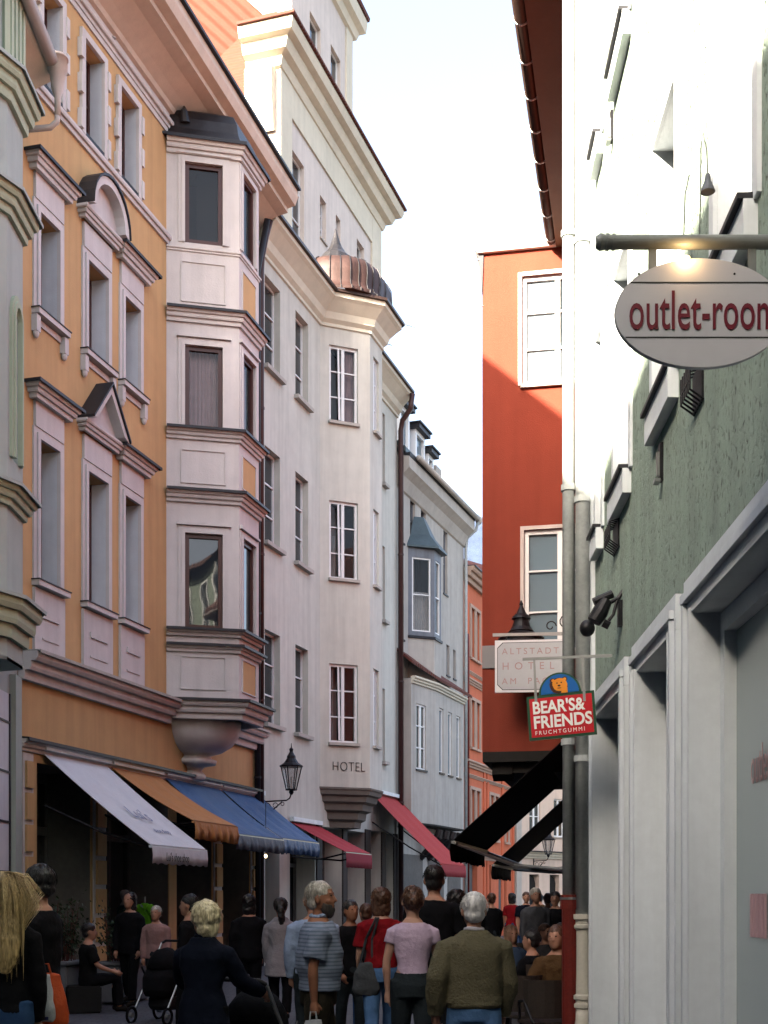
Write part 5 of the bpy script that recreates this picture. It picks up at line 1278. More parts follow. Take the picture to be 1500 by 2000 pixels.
    for sx, st in ((-1, stride), (1, -stride)):
        hp = Vector((sx*.088*build, 0, hipz))
        if sit: kn = Vector((sx*.13, .42, .50)); an = Vector((sx*.12, .44, .09))
        else:
            kn = Vector((sx*.095*build, st*.55+.02, .50)); an = Vector((sx*.09, st-.01, .09 + (.06 if st < 0 else 0)))
        mid = hp.lerp(kn, .5); cal = kn.lerp(an, .35) + Vector((0, -.012, 0))
        body.tube([P(hp+Vector((0, 0, .04))), P(hp.lerp(kn, .15)), P(mid), P(kn), P(cal), P(an)], [.085*s, .084*s, .072*s, .053*s, .055*s, .036*s], 12)
        body.tube([P(an+Vector((0, -.045, -.045))), P(an+Vector((0, .03, -.04))), P(an+Vector((0, .14, -.062)))], [.036*s, .038*s, .028*s], 10)
        shoes.tube([P(an+Vector((0, -.075, -.04))), P(an+Vector((0, -.05, -.042))), P(an+Vector((0, .04, -.036))), P(an+Vector((0, .12, -.055))), P(an+Vector((0, .175, -.064)))], [.022*s, .046*s, .046*s, .040*s, .018*s], 12)
        if legs and legs.get('type', 'long') != 'skirt':
            g_ = 1.0*legs.get('wide', 1.0); end = an + Vector((0, 0, .01)) if legs.get('type', 'long') == 'long' else kn.lerp(an, .1)
            tr.tube([P(hp+Vector((0, 0, .07))), P(hp.lerp(kn, .15)), P(mid), P(kn), P(kn.lerp(end, .45)), P(end)], [(.092+lc)*s, (.094+lc)*s*build**.5, (.080+lc)*s*g_, (.062+lc)*s*g_, (.060+lc)*s*g_, (.052+lc)*s*g_], 14)
    bo = skinned(body, 'body', skin, e, vox*.8 if vox < .014 else vox, it=2)
    for sx in (-1, 1): MB(HM).ball((sx*.030, .0845, .014), (.011, .007, .006), 8, 6).build('eye', EYEW, e, smooth=True)
    if legs:
        if legs.get('type') == 'skirt':
            tr.rings([(0, 0, (legs['hem']+zs)*s, (wH+.07)*s, .16*s), (0, 0, (.8+zs)*s, (wH+.03)*s, .145*s), (0, 0, (1.04+zs)*s, (wW+.02)*s, .12*s)], 20)
        else: tr.rings([(0, 0, (.82+zs)*s, (wH*.95+lc)*s, (.125+lc)*s), (0, 0, (.92+zs)*s, (wH+lc)*s, (.132+lc)*s), (0, ly(1.0)*s, (1.03+zs)*s, ((wW+wH)/2+.008)*s, .125*s)], 22)
        skinned(tr, legs.get('name', 'trousers'), legs['mat'], e, vox, disp=legs.get('fold', .012), it=4)
    if top:
        t = MB(); z0 = top.get('hem', .93); z1 = top.get('neck', 1.488 if top.get('name') in ('jacket', 'coat', 'sweater') else 1.47)
        rg = []
        for z, rx, ry in T:
            if z1 < z: continue
            fi = inf + (.010 if 1.0 < z < 1.3 and top.get('loose') else 0)
            rg.append((0, (ly(z)+(belly*.03 if 1.0 < z < 1.25 else 0))*s, (z+zs)*s, (rx+fi)*s, (ry*build**.5+fi)*s))
        base = [r for r in rg if r[2] >= (z0+zs+.03)*s]
        fx_ = top.get('flare', .0)
        lo = base[0]; rg = []
        if z0 < .84: rg = [(0, 0, (z0+zs)*s, (wH+inf+fx_)*s, (.13+inf+fx_)*s), (0, 0, (.84+zs)*s, (wH+inf+fx_*.5)*s, (.13+inf+fx_*.4)*s)]; base = [r for r in base if r[2] > (.86+zs)*s]
        else: rg = [(0, lo[1], (z0+zs)*s, lo[3]+fx_*s+.004, lo[4]+fx_*s+.004)]
        t.rings(rg + base, 26, pw=2.3)
        t.v += sleeves.v; off = len(t.v)-len(sleeves.v); t.f += [[i+off for i in f] for f in sleeves.f]
        if collar:
            pass
        to = skinned(t, top.get('name', 'shirt'), top['mat'], e, vox, disp=top.get('fold', .024), it=3)
        if collar: MB().tube([P((.0+.062*math.cos(q*.5236), ly(1.48)+.004+.062*math.sin(q*.5236), 1.492+zs+.006*math.sin(q))) for q in range(13)], .016*s, 8).build('collar', collar, e, smooth=True)
        if top.get('rib'):
            MB().rings([(0, 0, (z0+zs-.03)*s, lo[3]-.004, lo[4]-.004), (0, 0, (z0+zs+.02)*s, lo[3]+.002, lo[4]+.002)], 26, pw=2.3).build('waistband', top['mat'], to, smooth=True)
    skinned(shoes, 'shoes', shoe or clo('dark_shoe_leather', (.02, .016, .014), bump=0), e, vox*1.2)
    # hair
    ht, hm_ = hair
    if hm_:
        h = MB(HM)
        if ht == 'short': h.ball((0, -.018, .038), (.084, .103, .094), 20, 12).ball((0, -.045, -.03), (.075, .065, .06), 16, 10)
        elif ht == 'thin': h.ball((0, -.030, .016), (.081, .090, .092), 20, 12)
        elif ht == 'fluffy': h.ball((0, -.028, .026), (.105, .115, .112), 20, 12).ball((0, -.055, -.070), (.085, .070, .085), 16, 10)
        elif ht == 'bob': h.ball((0, -.026, .024), (.092, .104, .106), 20, 12).rings([(0, -.035, -.15, .075, .06), (0, -.035, -.10, .094, .075), (0, -.03, 0, .094, .085)], 18)
        elif ht == 'tied': h.ball((0, -.026, .022), (.085, .098, .102), 20, 12).ball((0, -.125, .0), (.035, .04, .045), 12, 8)
        elif ht == 'tail': h.ball((0, -.026, .024), (.087, .100, .102), 20, 12).tube([(0, -.10, .02), (0.01, -.135, -.03), (.02, -.135, -.13), (.025, -.115, -.25), (.02, -.10, -.34)], [.03, .042, .048, .035, .008], 10)
        elif ht == 'long': h.ball((0, -.026, .024), (.094, .104, .106), 20, 12).rings([(.03, -.175, -.46, .03, .018), (.02, -.178, -.36, .085, .035), (0, -.165, -.27, .115, .05), (0, -.13, -.18, .118, .065), (0, -.07, -.10, .108, .075), (0, -.03, 0, .098, .090)], 22)
        ho = skinned(h, 'hair', hm_, e, .010, disp=.014 if ht in ('short', 'thin', 'long') else .026, tex=CLOUDH, it=2)
        # loose strands over the cap
        st = MB(HM); n = {'short': 300, 'thin': 140, 'fluffy': 900, 'bob': 500, 'tied': 300, 'tail': 300, 'long': 1100}[ht]
        for i in range(n):
            az = random.uniform(0, 2*math.pi); 
            if math.sin(az) > .45 and ht != 'fluffy': continue
            el = random.uniform(.0, 1.45); c_ = Vector((0, -.026, .024)); rx, ry, rz_ = .088, .10, .105
            d = Vector((math.cos(el)*math.cos(az)*rx, math.cos(el)*math.sin(az)*ry, math.sin(el)*rz_)); p = c_ + d; nn = d.normalized()
            dn = (Vector((0, 0, -1)) + nn*nn.z).normalized(); L_ = random.uniform(.03, .06) if ht in ('short', 'thin', 'tied') else random.uniform(.05, .09)
            if ht == 'long': L_ = random.uniform(.25, .55)
            if ht == 'fluffy': dn = (dn + Vector((random.uniform(-.8, .8), random.uniform(-.8, .8), random.uniform(-.6, .3)))).normalized()
            pts = [p*1.0]; cur = p; dd = dn
            for q in range(4):
                cur = cur + dd*L_/4; v = cur - c_
                if ht == 'long': dd = (dd*.5 + Vector((0, 0, -1))*.6 + Vector((random.uniform(-.06, .06), random.uniform(-.06, .02), 0))).normalized(); 
                else: dd = (dd + nn*(-.25) + Vector((random.uniform(-.2, .2), random.uniform(-.2, .2), random.uniform(-.2, .1)))).normalized()
                if ht == 'long' and cur.z < -.1: cur = Vector((max(-.13, min(.13, cur.x)), min(cur.y, -.17) if cur.z < -.2 else min(cur.y, -.12), cur.z))
                elif v.length < .09: cur = c_ + v.normalized()*.10
                pts.append(cur)
            st.tube(pts, [.0012, .0015, .0014, .0011, .0003], 3, cap=False)
        st.build('strands', hm_, ho)
    if beard:
        skinned(MB(HM).rings([(0, .044, -.150, .022, .022), (0, .044, -.125, .042, .042), (0, .034, -.09, .058, .062), (0, .018, -.055, .068, .078), (0, -.0, -.02, .074, .070)], 18), 'beard', beard, e, .010, disp=.012, tex=CLOUDH, it=2)
    bpy.context.view_layer.update()
    return e, [(e.matrix_basis @ w_[0]) for w_ in wr], s
def XY(px, Y): return (px-750)/2500*Y, Y

JEANS = clo('blue_denim', (.045, .10, .22), bump=.7); JEANP = clo('pale_denim', (.12, .24, .46), bump=.7); BLACKC = clo('black_cloth', (.010, .010, .012)); NAVY = clo('navy_cloth', (.008, .011, .022))
KHAKI = clo('brown_trouser_cloth', (.045, .038, .026)); DARKG = clo('dark_grey_trousers', (.035, .045, .050)); OLIVE = clo('olive_wool', (.20, .175, .105), bs=60, bump=.8)
CHECK = stripes('grey_striped_shirt_cloth', (.17, .20, .26), (.10, .125, .17), 11, 'Z', .65)
REDT = clo('dark_red_jersey', (.30, .012, .018)); PINKT = clo('lilac_pink_jersey', (.80, .60, .76)); LBLUE = clo('light_blue_shirt_cloth', (.42, .52, .72)); GREYC = clo('warm_grey_coat_cloth', (.36, .33, .35)); TURQ = clo('turquoise_cloth', (.03, .34, .50))
WHC = clo('white_collar_cloth', (.70, .66, .70)); DENS = clo('blue_patterned_shirt', (.09, .14, .24))

fig = []
def add(*a, **k): r = person(*a, **k); fig.append(r); return r
x, y = XY(5, 8.0)
add('woman at the left edge with very long blond hair, black jacket and jeans', x, y, 0, H=1.79, fem=True, skin=SKINP, top=dict(mat=BLACKC, sleeve='long', hem=.90, name='jacket', inf=.022), legs=dict(mat=JEANS), hair=('long', HBLOND), stride=.12, turn=10, vox=.010)
x, y = XY(80, 9.0)
pB = add('man in a black T-shirt behind the long-haired blonde, carrying shopping bags', x, y, 78, H=1.86, build=.88, top=dict(mat=BLACKC, sleeve='short', hem=.88), legs=dict(mat=BLACKC), hair=('short', HBLACK), arms=[dict(fwd=8, bend=6, curl=1.0), dict(fwd=5, out=5, bend=14, curl=1.0)], vox=.010)
x, y = XY(398, 8.9)
pC = add('woman with fluffy pale blond hair in a navy jacket, pushing a black stroller', x, y, -8, H=1.605, build=1.0, fem=True, skin=SKIN, top=dict(mat=NAVY, sleeve='long', hem=.70, name='jacket', inf=.026, flare=.02), legs=dict(mat=BLACKC), hair=('fluffy', HPALE), arms=[dict(fwd=30, out=10, bend=45, curl=.9), dict(fwd=26, out=22, bend=40, inw=-25, curl=.9)], turn=42, vox=.010, collar=NAVY)
x, y = XY(622, 9.8)
pD = add('grey-haired bearded man in a grey striped shirt, in profile to the right', x, y, -82, H=1.755, build=1.12, belly=.25, skin=SKINT, top=dict(mat=CHECK, sleeve='short', hem=.93, inf=.022, fold=.026, loose=True), legs=dict(mat=KHAKI), hair=('short', HGREY), beard=hairmat('dark_beard', (.07, .055, .045)),
         arms=[dict(fwd=4, bend=8, curl=.6), dict(fwd=-13, out=6, bend=16, curl=1.1)], stride=.14, vox=.0085, nod=-4, turn=-22, collar=LBLUE)
x, y = XY(926, 8.9)
pE = add('white-haired man in an olive sweater and jeans, seen from behind', x, y, 4, H=1.665, build=1.06, belly=.12, top=dict(mat=OLIVE, sleeve='long', hem=.95, name='sweater', inf=.030, fold=.022, rib=True), legs=dict(mat=JEANP, wide=1.1), hair=('short', HWHITE), collar=WHC,
         arms=[dict(fwd=-10, out=20, bend=30, inw=2, curl=.9), dict(fwd=4, out=13, bend=16, inw=6, curl=.8)], stride=.16, vox=.0095)
x, y = XY(806, 10.7)
add('woman in a lilac-pink T-shirt and dark trousers, seen from behind', x, y, 3, H=1.725, fem=True, build=1.0, skin=SKINP, top=dict(mat=PINKT, sleeve='cap', hem=1.00, inf=.012, fold=.014), legs=dict(mat=DARKG), hair=('tied', HBROWN), arms=[dict(fwd=2, out=13, bend=6), dict(fwd=10, out=12, bend=10)], stride=.10, vox=.009)
x, y = XY(744, 12.6)
add('woman in a dark red T-shirt and blue jeans with a shoulder bag', x, y, 4, H=1.725, fem=True, build=1.06, skin=SKINP, top=dict(mat=REDT, sleeve='short', hem=.96, inf=.018), legs=dict(mat=JEANP), hair=('bob', HBROWN), arms=[dict(fwd=4, out=10, bend=25), dict(fwd=0, out=8)], stride=-.22, vox=.010)
x, y = XY(848, 12.4)
add('tall black-haired man in black between the pink T-shirt and the olive sweater', x, y, 0, H=1.94, build=1.02, top=dict(mat=BLACKC, sleeve='short', hem=.9, inf=.018), legs=dict(mat=BLACKC), hair=('short', HBLACK), stride=.1, vox=.012)
x, y = XY(891, 13.2)
add('black-haired woman in turquoise, half hidden by the olive sweater', x, y, 12, H=1.71, fem=True, top=dict(mat=TURQ, sleeve='cap', hem=.95), legs=dict(mat=BLACKC), hair=('bob', HBLACK), vox=.013)
x, y = XY(611, 12.8)
add('man in a light blue shirt with thinning reddish hair, behind the striped shirt', x, y, 8, H=1.71, build=1.05, skin=SKIN, top=dict(mat=LBLUE, sleeve='long', hem=.9, inf=.022), legs=dict(mat=DARKG), hair=('thin', HRED), vox=.013)
x, y = XY(548, 16.6)
add('woman in a knee-length warm grey coat with a black ponytail', x, y, 0, H=1.62, fem=True, top=dict(mat=GREYC, sleeve='long', hem=.66, name='coat', inf=.026, flare=.035), legs=dict(mat=BLACKC), hair=('tail', HBLACK), vox=.014)
x, y = XY(486, 17.2)
add('person in black walking past the shop left of the grey coat', x, y, 20, H=1.66, top=dict(mat=BLACKC, sleeve='long', hem=.85, inf=.02), legs=dict(mat=BLACKC), hair=('bob', HBLACK), vox=.015)
x, y = XY(372, 14.5)
add('dark-haired person facing left above the pale blond head', x, y, 80, H=1.66, top=dict(mat=BLACKC, sleeve='long', hem=.85), legs=dict(mat=BLACKC), hair=('short', HBLACK), vox=.015)
x, y = XY(684, 14.0)
add('person in black with a grey cap band beside the red T-shirt', x, y, -150, H=1.60, skin=SKINT, top=dict(mat=BLACKC, sleeve='long', hem=.85), legs=dict(mat=DARKG), hair=('short', HBLACK), arms=[dict(fwd=30, bend=90, out=12), dict(fwd=10, bend=20)], vox=.015)
x, y = XY(715, 15.5)
add('stooping dark figure glimpsed left of the red T-shirt', x, y, 20, H=1.55, top=dict(mat=clo('charcoal_cloth', (.03, .03, .035)), sleeve='long', hem=.85), legs=dict(mat=JEANS), hair=('short', HBROWN), vox=.016)
x, y = XY(254, 19.2)
add('person in black standing by the shop display with the green shirt', x, y, 160, H=1.70, top=dict(mat=BLACKC, sleeve='long', hem=.8), legs=dict(mat=BLACKC), hair=('bob', HBLACK), vox=.016)
x, y = XY(305, 18.8)
add('small person in pale pink behind the parked pushchair', x, y, 170, H=1.50, top=dict(mat=clo('pale_pink_cloth', (.45, .26, .24)), sleeve='long', hem=.85), legs=dict(mat=DARKG), hair=('short', HGREY), vox=.016)
x, y = XY(172, 18.2)
add('person in black and white sitting on a box by the rusticated pier', x, y, -70, H=1.68, sit=True, top=dict(mat=clo('black_waistcoat', (.012, .012, .012)), sleeve='short', hem=.95), legs=dict(mat=BLACKC), hair=('short', HBLACK), arms=[dict(fwd=25, bend=45), dict(fwd=25, bend=45)], vox=.016)

# cafe guests and strollers on the right
CL = [('blue_patterned', DENS), ('black', BLACKC), ('grey', clo('grey_jacket', (.12, .12, .13))), ('brown', clo('brown_jacket', (.13, .07, .03))), ('wine', REDT), ('white', clo('off_white_shirt', (.5, .5, .5))), ('navy', NAVY)]
far = [(998, 17.5, 1.66, 0, 'blue patterned blouse under reddish brown hair', True, HRED, -160, True), (1046, 21.5, 1.78, 2, 'grey jacket and grey hair, standing by the café', False, HGREY, 190, False), (1085, 23.0, 1.72, 1, 'black jacket beside the drainpipes', False, HBLACK, 160, False),
       (1070, 27.0, 1.70, 5, 'off-white shirt in the distant crowd', False, HBROWN, 10, False), (1028, 30.0, 1.74, 6, 'navy jacket in the distant crowd', False, HBROWN, 180, False), (1000, 33.0, 1.72, 4, 'wine red top far down the street', True, HBLACK, 0, False),
       (1100, 31.0, 1.68, 2, 'grey top far down the street by the pipes', True, HPALE, 170, False), (960, 26.0, 1.70, 1, 'black top behind the olive sweater', False, HBROWN, 20, False), (1055, 36.0, 1.7, 3, 'brown jacket at the very end of the street', False, HBLACK, 0, False)]
for (px, Y, H, ci, lab, fm_, hm_, rot, st_) in far:
    x, y = XY(px, Y)
    add('passer-by in a ' + lab if not lab.startswith('blue') else 'seated guest in a ' + lab, x, y, rot, H=H, fem=fm_, sit=st_, top=dict(mat=CL[ci][1], sleeve='long' if ci in (1, 2, 3) else 'short', hem=.88), legs=dict(mat=DARKG if ci % 2 else JEANS), hair=('bob' if fm_ else 'short', hm_), vox=.017, group='people on the street')
cafe = [(1088, 13.6, 3, 150, 'in a brown jacket close to the red iron pipe', HBROWN, 1.78), (1040, 15.0, 1, 60, 'in black at the nearest café table', HBLACK, 1.66), (1064, 18.4, 2, -150, 'in grey at the second café table', HBROWN, 1.66), (1096, 18.9, 1, 120, 'in black at the second café table by the pipes', HGREY, 1.66)]
for (px, Y, ci, rot, lab, hm_, H) in cafe:
    x, y = XY(px, Y)
    add('seated café guest ' + lab, x, y, rot, H=H, sit=True, top=dict(mat=CL[ci][1], sleeve='long', hem=.95), legs=dict(mat=DARKG), hair=('short', hm_), arms=[dict(fwd=35, bend=60), dict(fwd=40, bend=55)], vox=.016, group='people sitting at the café')

# ------------------------------------------------------------- café tables and chairs
WICK = mat('dark_wicker', (.030, .020, .014), rough=.6, var=.4, vs=30, bump=.8, bs=120)
def chair():
    e = empty('cafe_chair', 'x', 'chair')
    MB().box(-.21, .21, -.21, .21, .43, .465).build('seat', WICK, e, bevel=.01)
    b = MB(); n = 8
    for i in range(n):
        a0, a1 = math.pi*(i/n), math.pi*((i+1)/n); f = lambda a, z, r: (r*math.cos(a), -.19*math.sin(a)-.02, z)
        b.add([f(a0, .50, .22), f(a1, .50, .22), f(a1, .86, .24), f(a0, .86, .24), f(a0, .50, .20), f(a1, .50, .20), f(a1, .86, .22), f(a0, .86, .22)], [(0,1,2,3),(4,7,6,5),(3,2,6,7),(0,4,5,1)])
    b.build('backrest', WICK, e)
    for sx in (-1, 1):
        for sy in (-1, 1): MB().tube([(sx*.18, sy*.18, .43), (sx*.20, sy*.20, 0)], [.016, .013], 8).build('leg', DARKMET, e)
        MB().tube([(sx*.19, -.18, .46), (sx*.21, -.16, .5), (sx*.22, .0, .66), (sx*.21, .16, .64), (sx*.19, .19, .46)], .014, 8).build('armrest', DARKMET, e)
    return e
def table():
    e = empty('cafe_table', 'x', 'table')
    MB().rings([(0, 0, .72, .34, .34), (0, 0, .725, .35, .35), (0, 0, .745, .35, .35), (0, 0, .75, .34, .34)], 28).build('tabletop', mat('table_top', (.35, .33, .30), rough=.35), e)
    MB().tube([(0, 0, .03), (0, 0, .72)], .028, 12).build('column', DARKMET, e); MB().rings([(0, 0, 0, .22, .22), (0, 0, .02, .22, .22), (0, 0, .04, .05, .05)], 20).build('base', DARKMET, e)
    return e
def dup(root, loc, rz, label):
    r = root.copy(); C.objects.link(r); r.location = loc; r.rotation_euler = (0, 0, rz); r['label'] = label
    for ch in list(root.children): c = ch.copy(); C.objects.link(c); c.parent = r
    return r
c0 = chair(); c0['group'] = 'café chairs'; t0 = table(); t0['group'] = 'café tables'
tl = [(1045, 16.0, 'round café table nearest the camera, behind the olive sweater'), (1080, 19.6, 'second round café table, beside the drainpipes'), (1030, 23.8, 'third round café table, farthest down the street')]
for i, (px, Y, lab) in enumerate(tl):
    x, y = XY(px, Y)
    if i == 0: t0.location = (x, y, 0); t0['label'] = lab
    else: dup(t0, (x, y, 0), 0, lab)
cl_ = [(1088, 13.55, 150, 'dark wicker chair under the guest in the brown jacket'), (1040, 14.95, 60, 'dark wicker chair under the guest in black at the nearest table'), (1064, 18.4, -150, 'dark wicker chair under the guest in grey'), (1096, 18.9, 120, 'dark wicker chair nearest the pipes at the second table'),
       (998, 17.5, -160, 'dark wicker chair under the blue patterned blouse'), (1015, 12.9, -20, 'empty dark wicker chair just right of the olive sweater'), (1066, 12.2, 15, 'empty dark wicker chair closest to the red iron pipe'), (1010, 21.8, 0, 'empty dark wicker chair at the third table')]
for i, (px, Y, rot, lab) in enumerate(cl_):
    x, y = XY(px, Y)
    if i == 0: c0.location = (x, y, 0); c0.rotation_euler = (0, 0, R(rot)); c0['label'] = lab
    else: dup(c0, (x, y, 0), R(rot), lab)
GLS = glass('drink_glass', (.5, .5, .5), see=.6)
x, y = XY(1040, 15.9); gl = empty('drinking_glass', 'clear drinking glass on the nearest café table', 'glass', (x, y, .75)); MB().lathe((0, 0, 0), [(.028, 0), (.034, .13), (.031, .13), (.026, .01)], 14).build('cup', GLS, gl)
x, y = XY(1052, 16.05); gl = empty('coffee_cup', 'white cup on the nearest café table', 'cup', (x, y, .75)); MB().lathe((0, 0, 0), [(.06, 0), (.065, .01), (.03, .012), (.04, .07), (.036, .07), (.02, .015)], 14).build('cup', WHITEP, gl)

# ------------------------------------------------------------- bags
def bag(label, pos, w_, h_, m, rz, marks=None, name='plastic_bag'):
    e = empty(name, label, 'bag', pos, rz); k = MB(); n = 10
    rg = [(0, 0, -h_+.0, w_*.46, .045), (0, 0, -h_*.8, w_*.52, .075), (0, 0, -h_*.45, w_*.46, .055), (0, 0, -h_*.15, w_*.34, .022), (0, 0, -.06, w_*.22, .012)]
    k.rings(rg, 24, pw=2.6); o = skinned(k, 'bag_body', m, e, .010, disp=.03, it=1)
    for sy in (-1, 1): MB().tube([(-w_*.14, sy*.012, -.08), (-.02, sy*.010, .0), (.02, sy*.010, .0), (w_*.14, sy*.012, -.08)], .006, 6).build('handle', m, e)
    if marks: marks(e)
    return e
ORB = clo('orange_plastic', (.75, .12, .04), rough=.4); WHB = clo('white_plastic', (.58, .60, .62), rough=.4)
wL, wR = pB[1]; 
x, y = XY(88, 8.5); bag('bright orange shopping bag hanging from the hand of the man in black', (x, y, 1.20), .30, .48, ORB, .3)
x, y = XY(78, 8.3)
def mk(e): MB().box(-.07, .07, -.105, -.10, -.345, -.325).build('printed_band', clo('blue_print', (.05, .05, .18)), e)
bag('white plastic bag with a dark printed band, in front of the orange one', (x, y, 1.20), .19, .36, WHB, .1, mk)
wp = pD[1][1]; bag('white paper bag in the hand of the man with the striped shirt', (wp.x-.01, wp.y-.03, wp.z+.03), .19, .36, WHB, .0)
# shoulder bag of the woman in red
x, y = XY(715, 12.5)
e = empty('shoulder_bag', 'grey shoulder bag with a long strap beside the red T-shirt', 'bag', (x, y, .98)); GB = clo('grey_canvas', (.09, .095, .10), bump=.8)
skinned(MB().rings([(0, 0, -.30, .11, .05), (0, 0, -.24, .14, .07), (0, 0, -.08, .12, .055), (0, 0, .02, .07, .03)], 20, pw=2.6), 'bag_body', GB, e, .012, disp=.03, it=1)
MB().tube([(-.06, .02, .0), (.00, .01, .25), (.10, -.10, .46)], .013, 6).tube([(.06, .0, .0), (.06, -.02, .25), (.12, -.10, .46)], .013, 6).build('strap', GB, e)
# bracelet
# ------------------------------------------------------------- strollers
def stroller(label, x, y, rz, s_=1.0, col=None):
    e = empty('stroller', label, 'stroller', (x, y, 0), rz, group='strollers'); m = col or BLACKC
    for sx in (-1, 1):
        MB().tube([(sx*.24, -.32, 1.02), (sx*.25, -.18, .80), (sx*.25, .25, .20)], .014, 8).build('frame_tube', ALU, e)
        MB().tube([(sx*.25, -.28, .16), (sx*.25, .05, .62), (sx*.25, .12, .72)], .014, 8).build('frame_tube', DARKMET, e)
        for yy, r in ((.30, .10), (-.32, .13)):
            w = MB(); w.tube([(sx*.28 + .0*t, yy + r*math.cos(t*math.pi/10), r + r*math.sin(t*math.pi/10)) for t in range(21)], .018, 8, cap=False); wh = w.build('wheel', BLACKC, e, smooth=True)
            MB().tube([(sx*.26, yy, r), (sx*.30, yy, r)], r*.35, 12).build('hub', ALU, wh)
    MB().tube([(-.24, -.32, 1.02), (-.20, -.36, 1.05), (.20, -.36, 1.05), (.24, -.32, 1.02)], .017, 10).build('handlebar', DARKMET, e)
    skinned(MB().rings([(0, .02, .34, .18, .22), (0, 0, .42, .22, .28), (0, -.02, .60, .23, .27), (0, -.06, .70, .22, .22)], 20, pw=3), 'seat', m, e, .018, disp=.02)
    h = MB(); n = 10; vs = []; 
    for i in range(6):
        a = R(5 + 32*i)
        for j in range(n+1):
            t = math.pi*j/n; vs.append((.24*math.cos(t), -.06 + .26*math.sin(t)*math.cos(a)*1.0, .68 + .30*math.sin(t)*math.sin(a)))
    h.add(vs, [(i*(n+1)+j, i*(n+1)+j+1, (i+1)*(n+1)+j+1, (i+1)*(n+1)+j) for i in range(5) for j in range(n)]); ho = h.build('hood', m, e, smooth=True)
    md = ho.modifiers.new('s', 'SOLIDIFY'); md.thickness = .012; bake(ho)
    skinned(MB().rings([(0, -.05, .16, .17, .16), (0, -.05, .22, .20, .20), (0, -.05, .32, .19, .19)], 16, pw=3), 'basket', clo('charcoal_mesh', (.03, .03, .035)), e, .02)
    MB().rings([(.12, -.345, .60, .04, .012), (.12, -.345, .64, .045, .014), (.12, -.345, .68, .04, .012)], 12).build('reflector', SIGNW, e)
    return e
x, y = XY(508, 9.5); stroller('black stroller with bright metal tubes, pushed by the woman in navy', x, y, R(-25))
x, y = XY(318, 16.8); stroller('dark pushchair with grey bars parked behind the woman in navy', x, y, R(155))

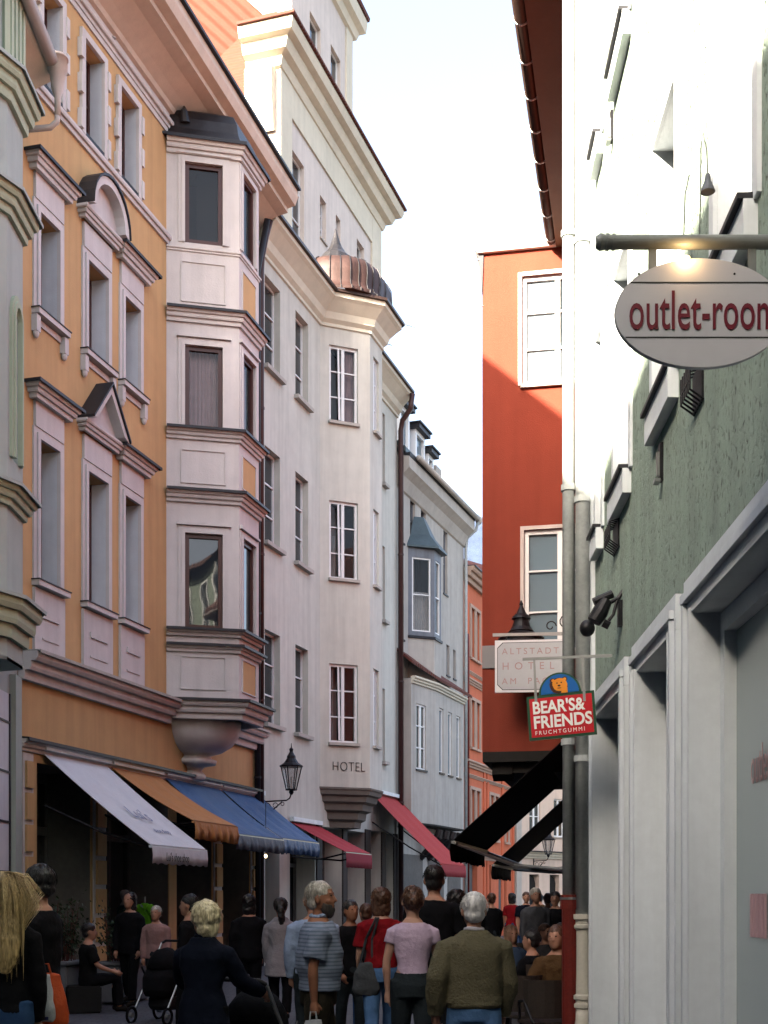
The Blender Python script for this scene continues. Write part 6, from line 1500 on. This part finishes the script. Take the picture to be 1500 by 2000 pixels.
# ------------------------------------------------------------- planters and shop displays
PLANT = mat('planter_grey', (.14, .14, .15), rough=.8, var=.15, vs=3, bump=.3, bs=30); LEAF = mat('dark_leaf', (.018, .035, .014), rough=.6, var=.4, vs=12); LEAF2 = mat('mid_leaf', (.03, .055, .02), rough=.6, var=.4, vs=12)
def planter(label, px, Y, w_, h_, plant_label):
    x, y = XY(px, Y); e = empty('planter_box', label, 'planter', (x, y, 0), OF.rz, group='planters by the shops')
    MB().prismz([(-w_/2, -.22), (w_/2, -.22), (w_/2, .22), (-w_/2, .22)], .03, h_).build('box', PLANT, e, bevel=.02)
    MB().box(-w_/2-.03, w_/2+.03, -.25, .25, h_, h_+.05).build('rim', PLANT, e, bevel=.01)
    b = empty('potted_shrub', plant_label, 'shrub', (x, y, h_+.05), OF.rz, group='shrubs in the planters'); l1 = MB(); l2 = MB(); st = MB()
    for i in range(26):
        a = random.uniform(0, 2*math.pi); r = random.uniform(0, .16); p0 = Vector((random.uniform(-w_/2+.1, w_/2-.1), random.uniform(-.12, .12), -.04)); L_ = random.uniform(.45, .95)
        d = Vector((math.cos(a)*.25, math.sin(a)*.2, 1)).normalized(); st.tube([p0, p0+d*L_*.5, p0+d*L_], [.008, .006, .003], 5)
        for j in range(34):
            q = p0 + d*L_*random.uniform(.25, 1) + Vector([random.gauss(0, .07) for _ in range(3)]); n = Vector([random.gauss(0, 1) for _ in range(3)]).normalized(); u_ = n.orthogonal().normalized(); v_ = n.cross(u_); s_ = random.uniform(.02, .045)
            (l1 if random.random() < .6 else l2).add([q-u_*s_, q+v_*s_*.45, q+u_*s_, q-v_*s_*.45], [(0,1,2,3)])
    l1.keepn = l2.keepn = True
    l1.build('foliage', LEAF, b); l2.build('foliage', LEAF2, b); st.build('stems', BROWNW, b)
planter('grey planter box by the first opening, below the white awning', 128, 18.6, .75, .66, 'dark shrub in the planter left of the seated person')
planter('grey planter box farther along, in front of the green shirt', 238, 19.8, .95, .60, 'dark shrub in the planter before the green shirt')
x, y = XY(172, 18.2)
st_ = empty('low_box_seat', 'dark box that the person in black and white sits on', 'seat', (x, y, 0), R(-70)); MB().box(-.25, .25, -.30, .16, 0, .38).build('box', clo('dark_box', (.03, .03, .03)), st_, bevel=.02)
x, y = XY(283, 20.4)
sr_ = empty('display_shirt', 'bright green T-shirt on display in the shop entrance', 'shirt', (x, y, 1.28), OF.rz+R(60))
skinned(MB().rings([(0, 0, -.30, .17, .05), (0, 0, .0, .165, .06), (0, 0, .20, .18, .05), (0, 0, .26, .07, .04)], 18).tube([(-.12, 0, .20), (-.28, 0, .05)], [.07, .06], 10).tube([(.12, 0, .20), (.28, 0, .05)], [.07, .06], 10), 'shirt', clo('lime_green_cloth', (.10, .30, .015)), sr_, .014, disp=.02)
MB().tube([(0, 0, -1.28), (0, 0, .36)], .015, 8).rings([(0, 0, -1.28, .16, .16), (0, 0, -1.25, .16, .16), (0, 0, -1.24, .03, .03)], 16).build('stand', ALU, sr_)
# mannequins in the shop windows
def mannequin(u, off, col, lab, hz=1.78):
    x, y = OF.at(u, off); e, _, _ = person(lab, x, y, -70, H=hz, skin=MANN, top=dict(mat=col, sleeve='short', hem=.85), legs=dict(mat=DARKG), hair=('short', None), vox=.02, name='mannequin', group='mannequins in the shop'); e['category'] = 'mannequin'
MANN = mat('mannequin_white', (.45, .44, .42), rough=.5)
mannequin(OF.u(95), -.62, clo('pale_blouse', (.30, .30, .32)), 'pale mannequin standing in the first shop opening')
mannequin(OF.u(300), -.62, clo('teal_dress', (.05, .12, .13)), 'mannequin in a teal top in the opening behind the ochre awning')
# tall blue vertical banner strip at the left edge
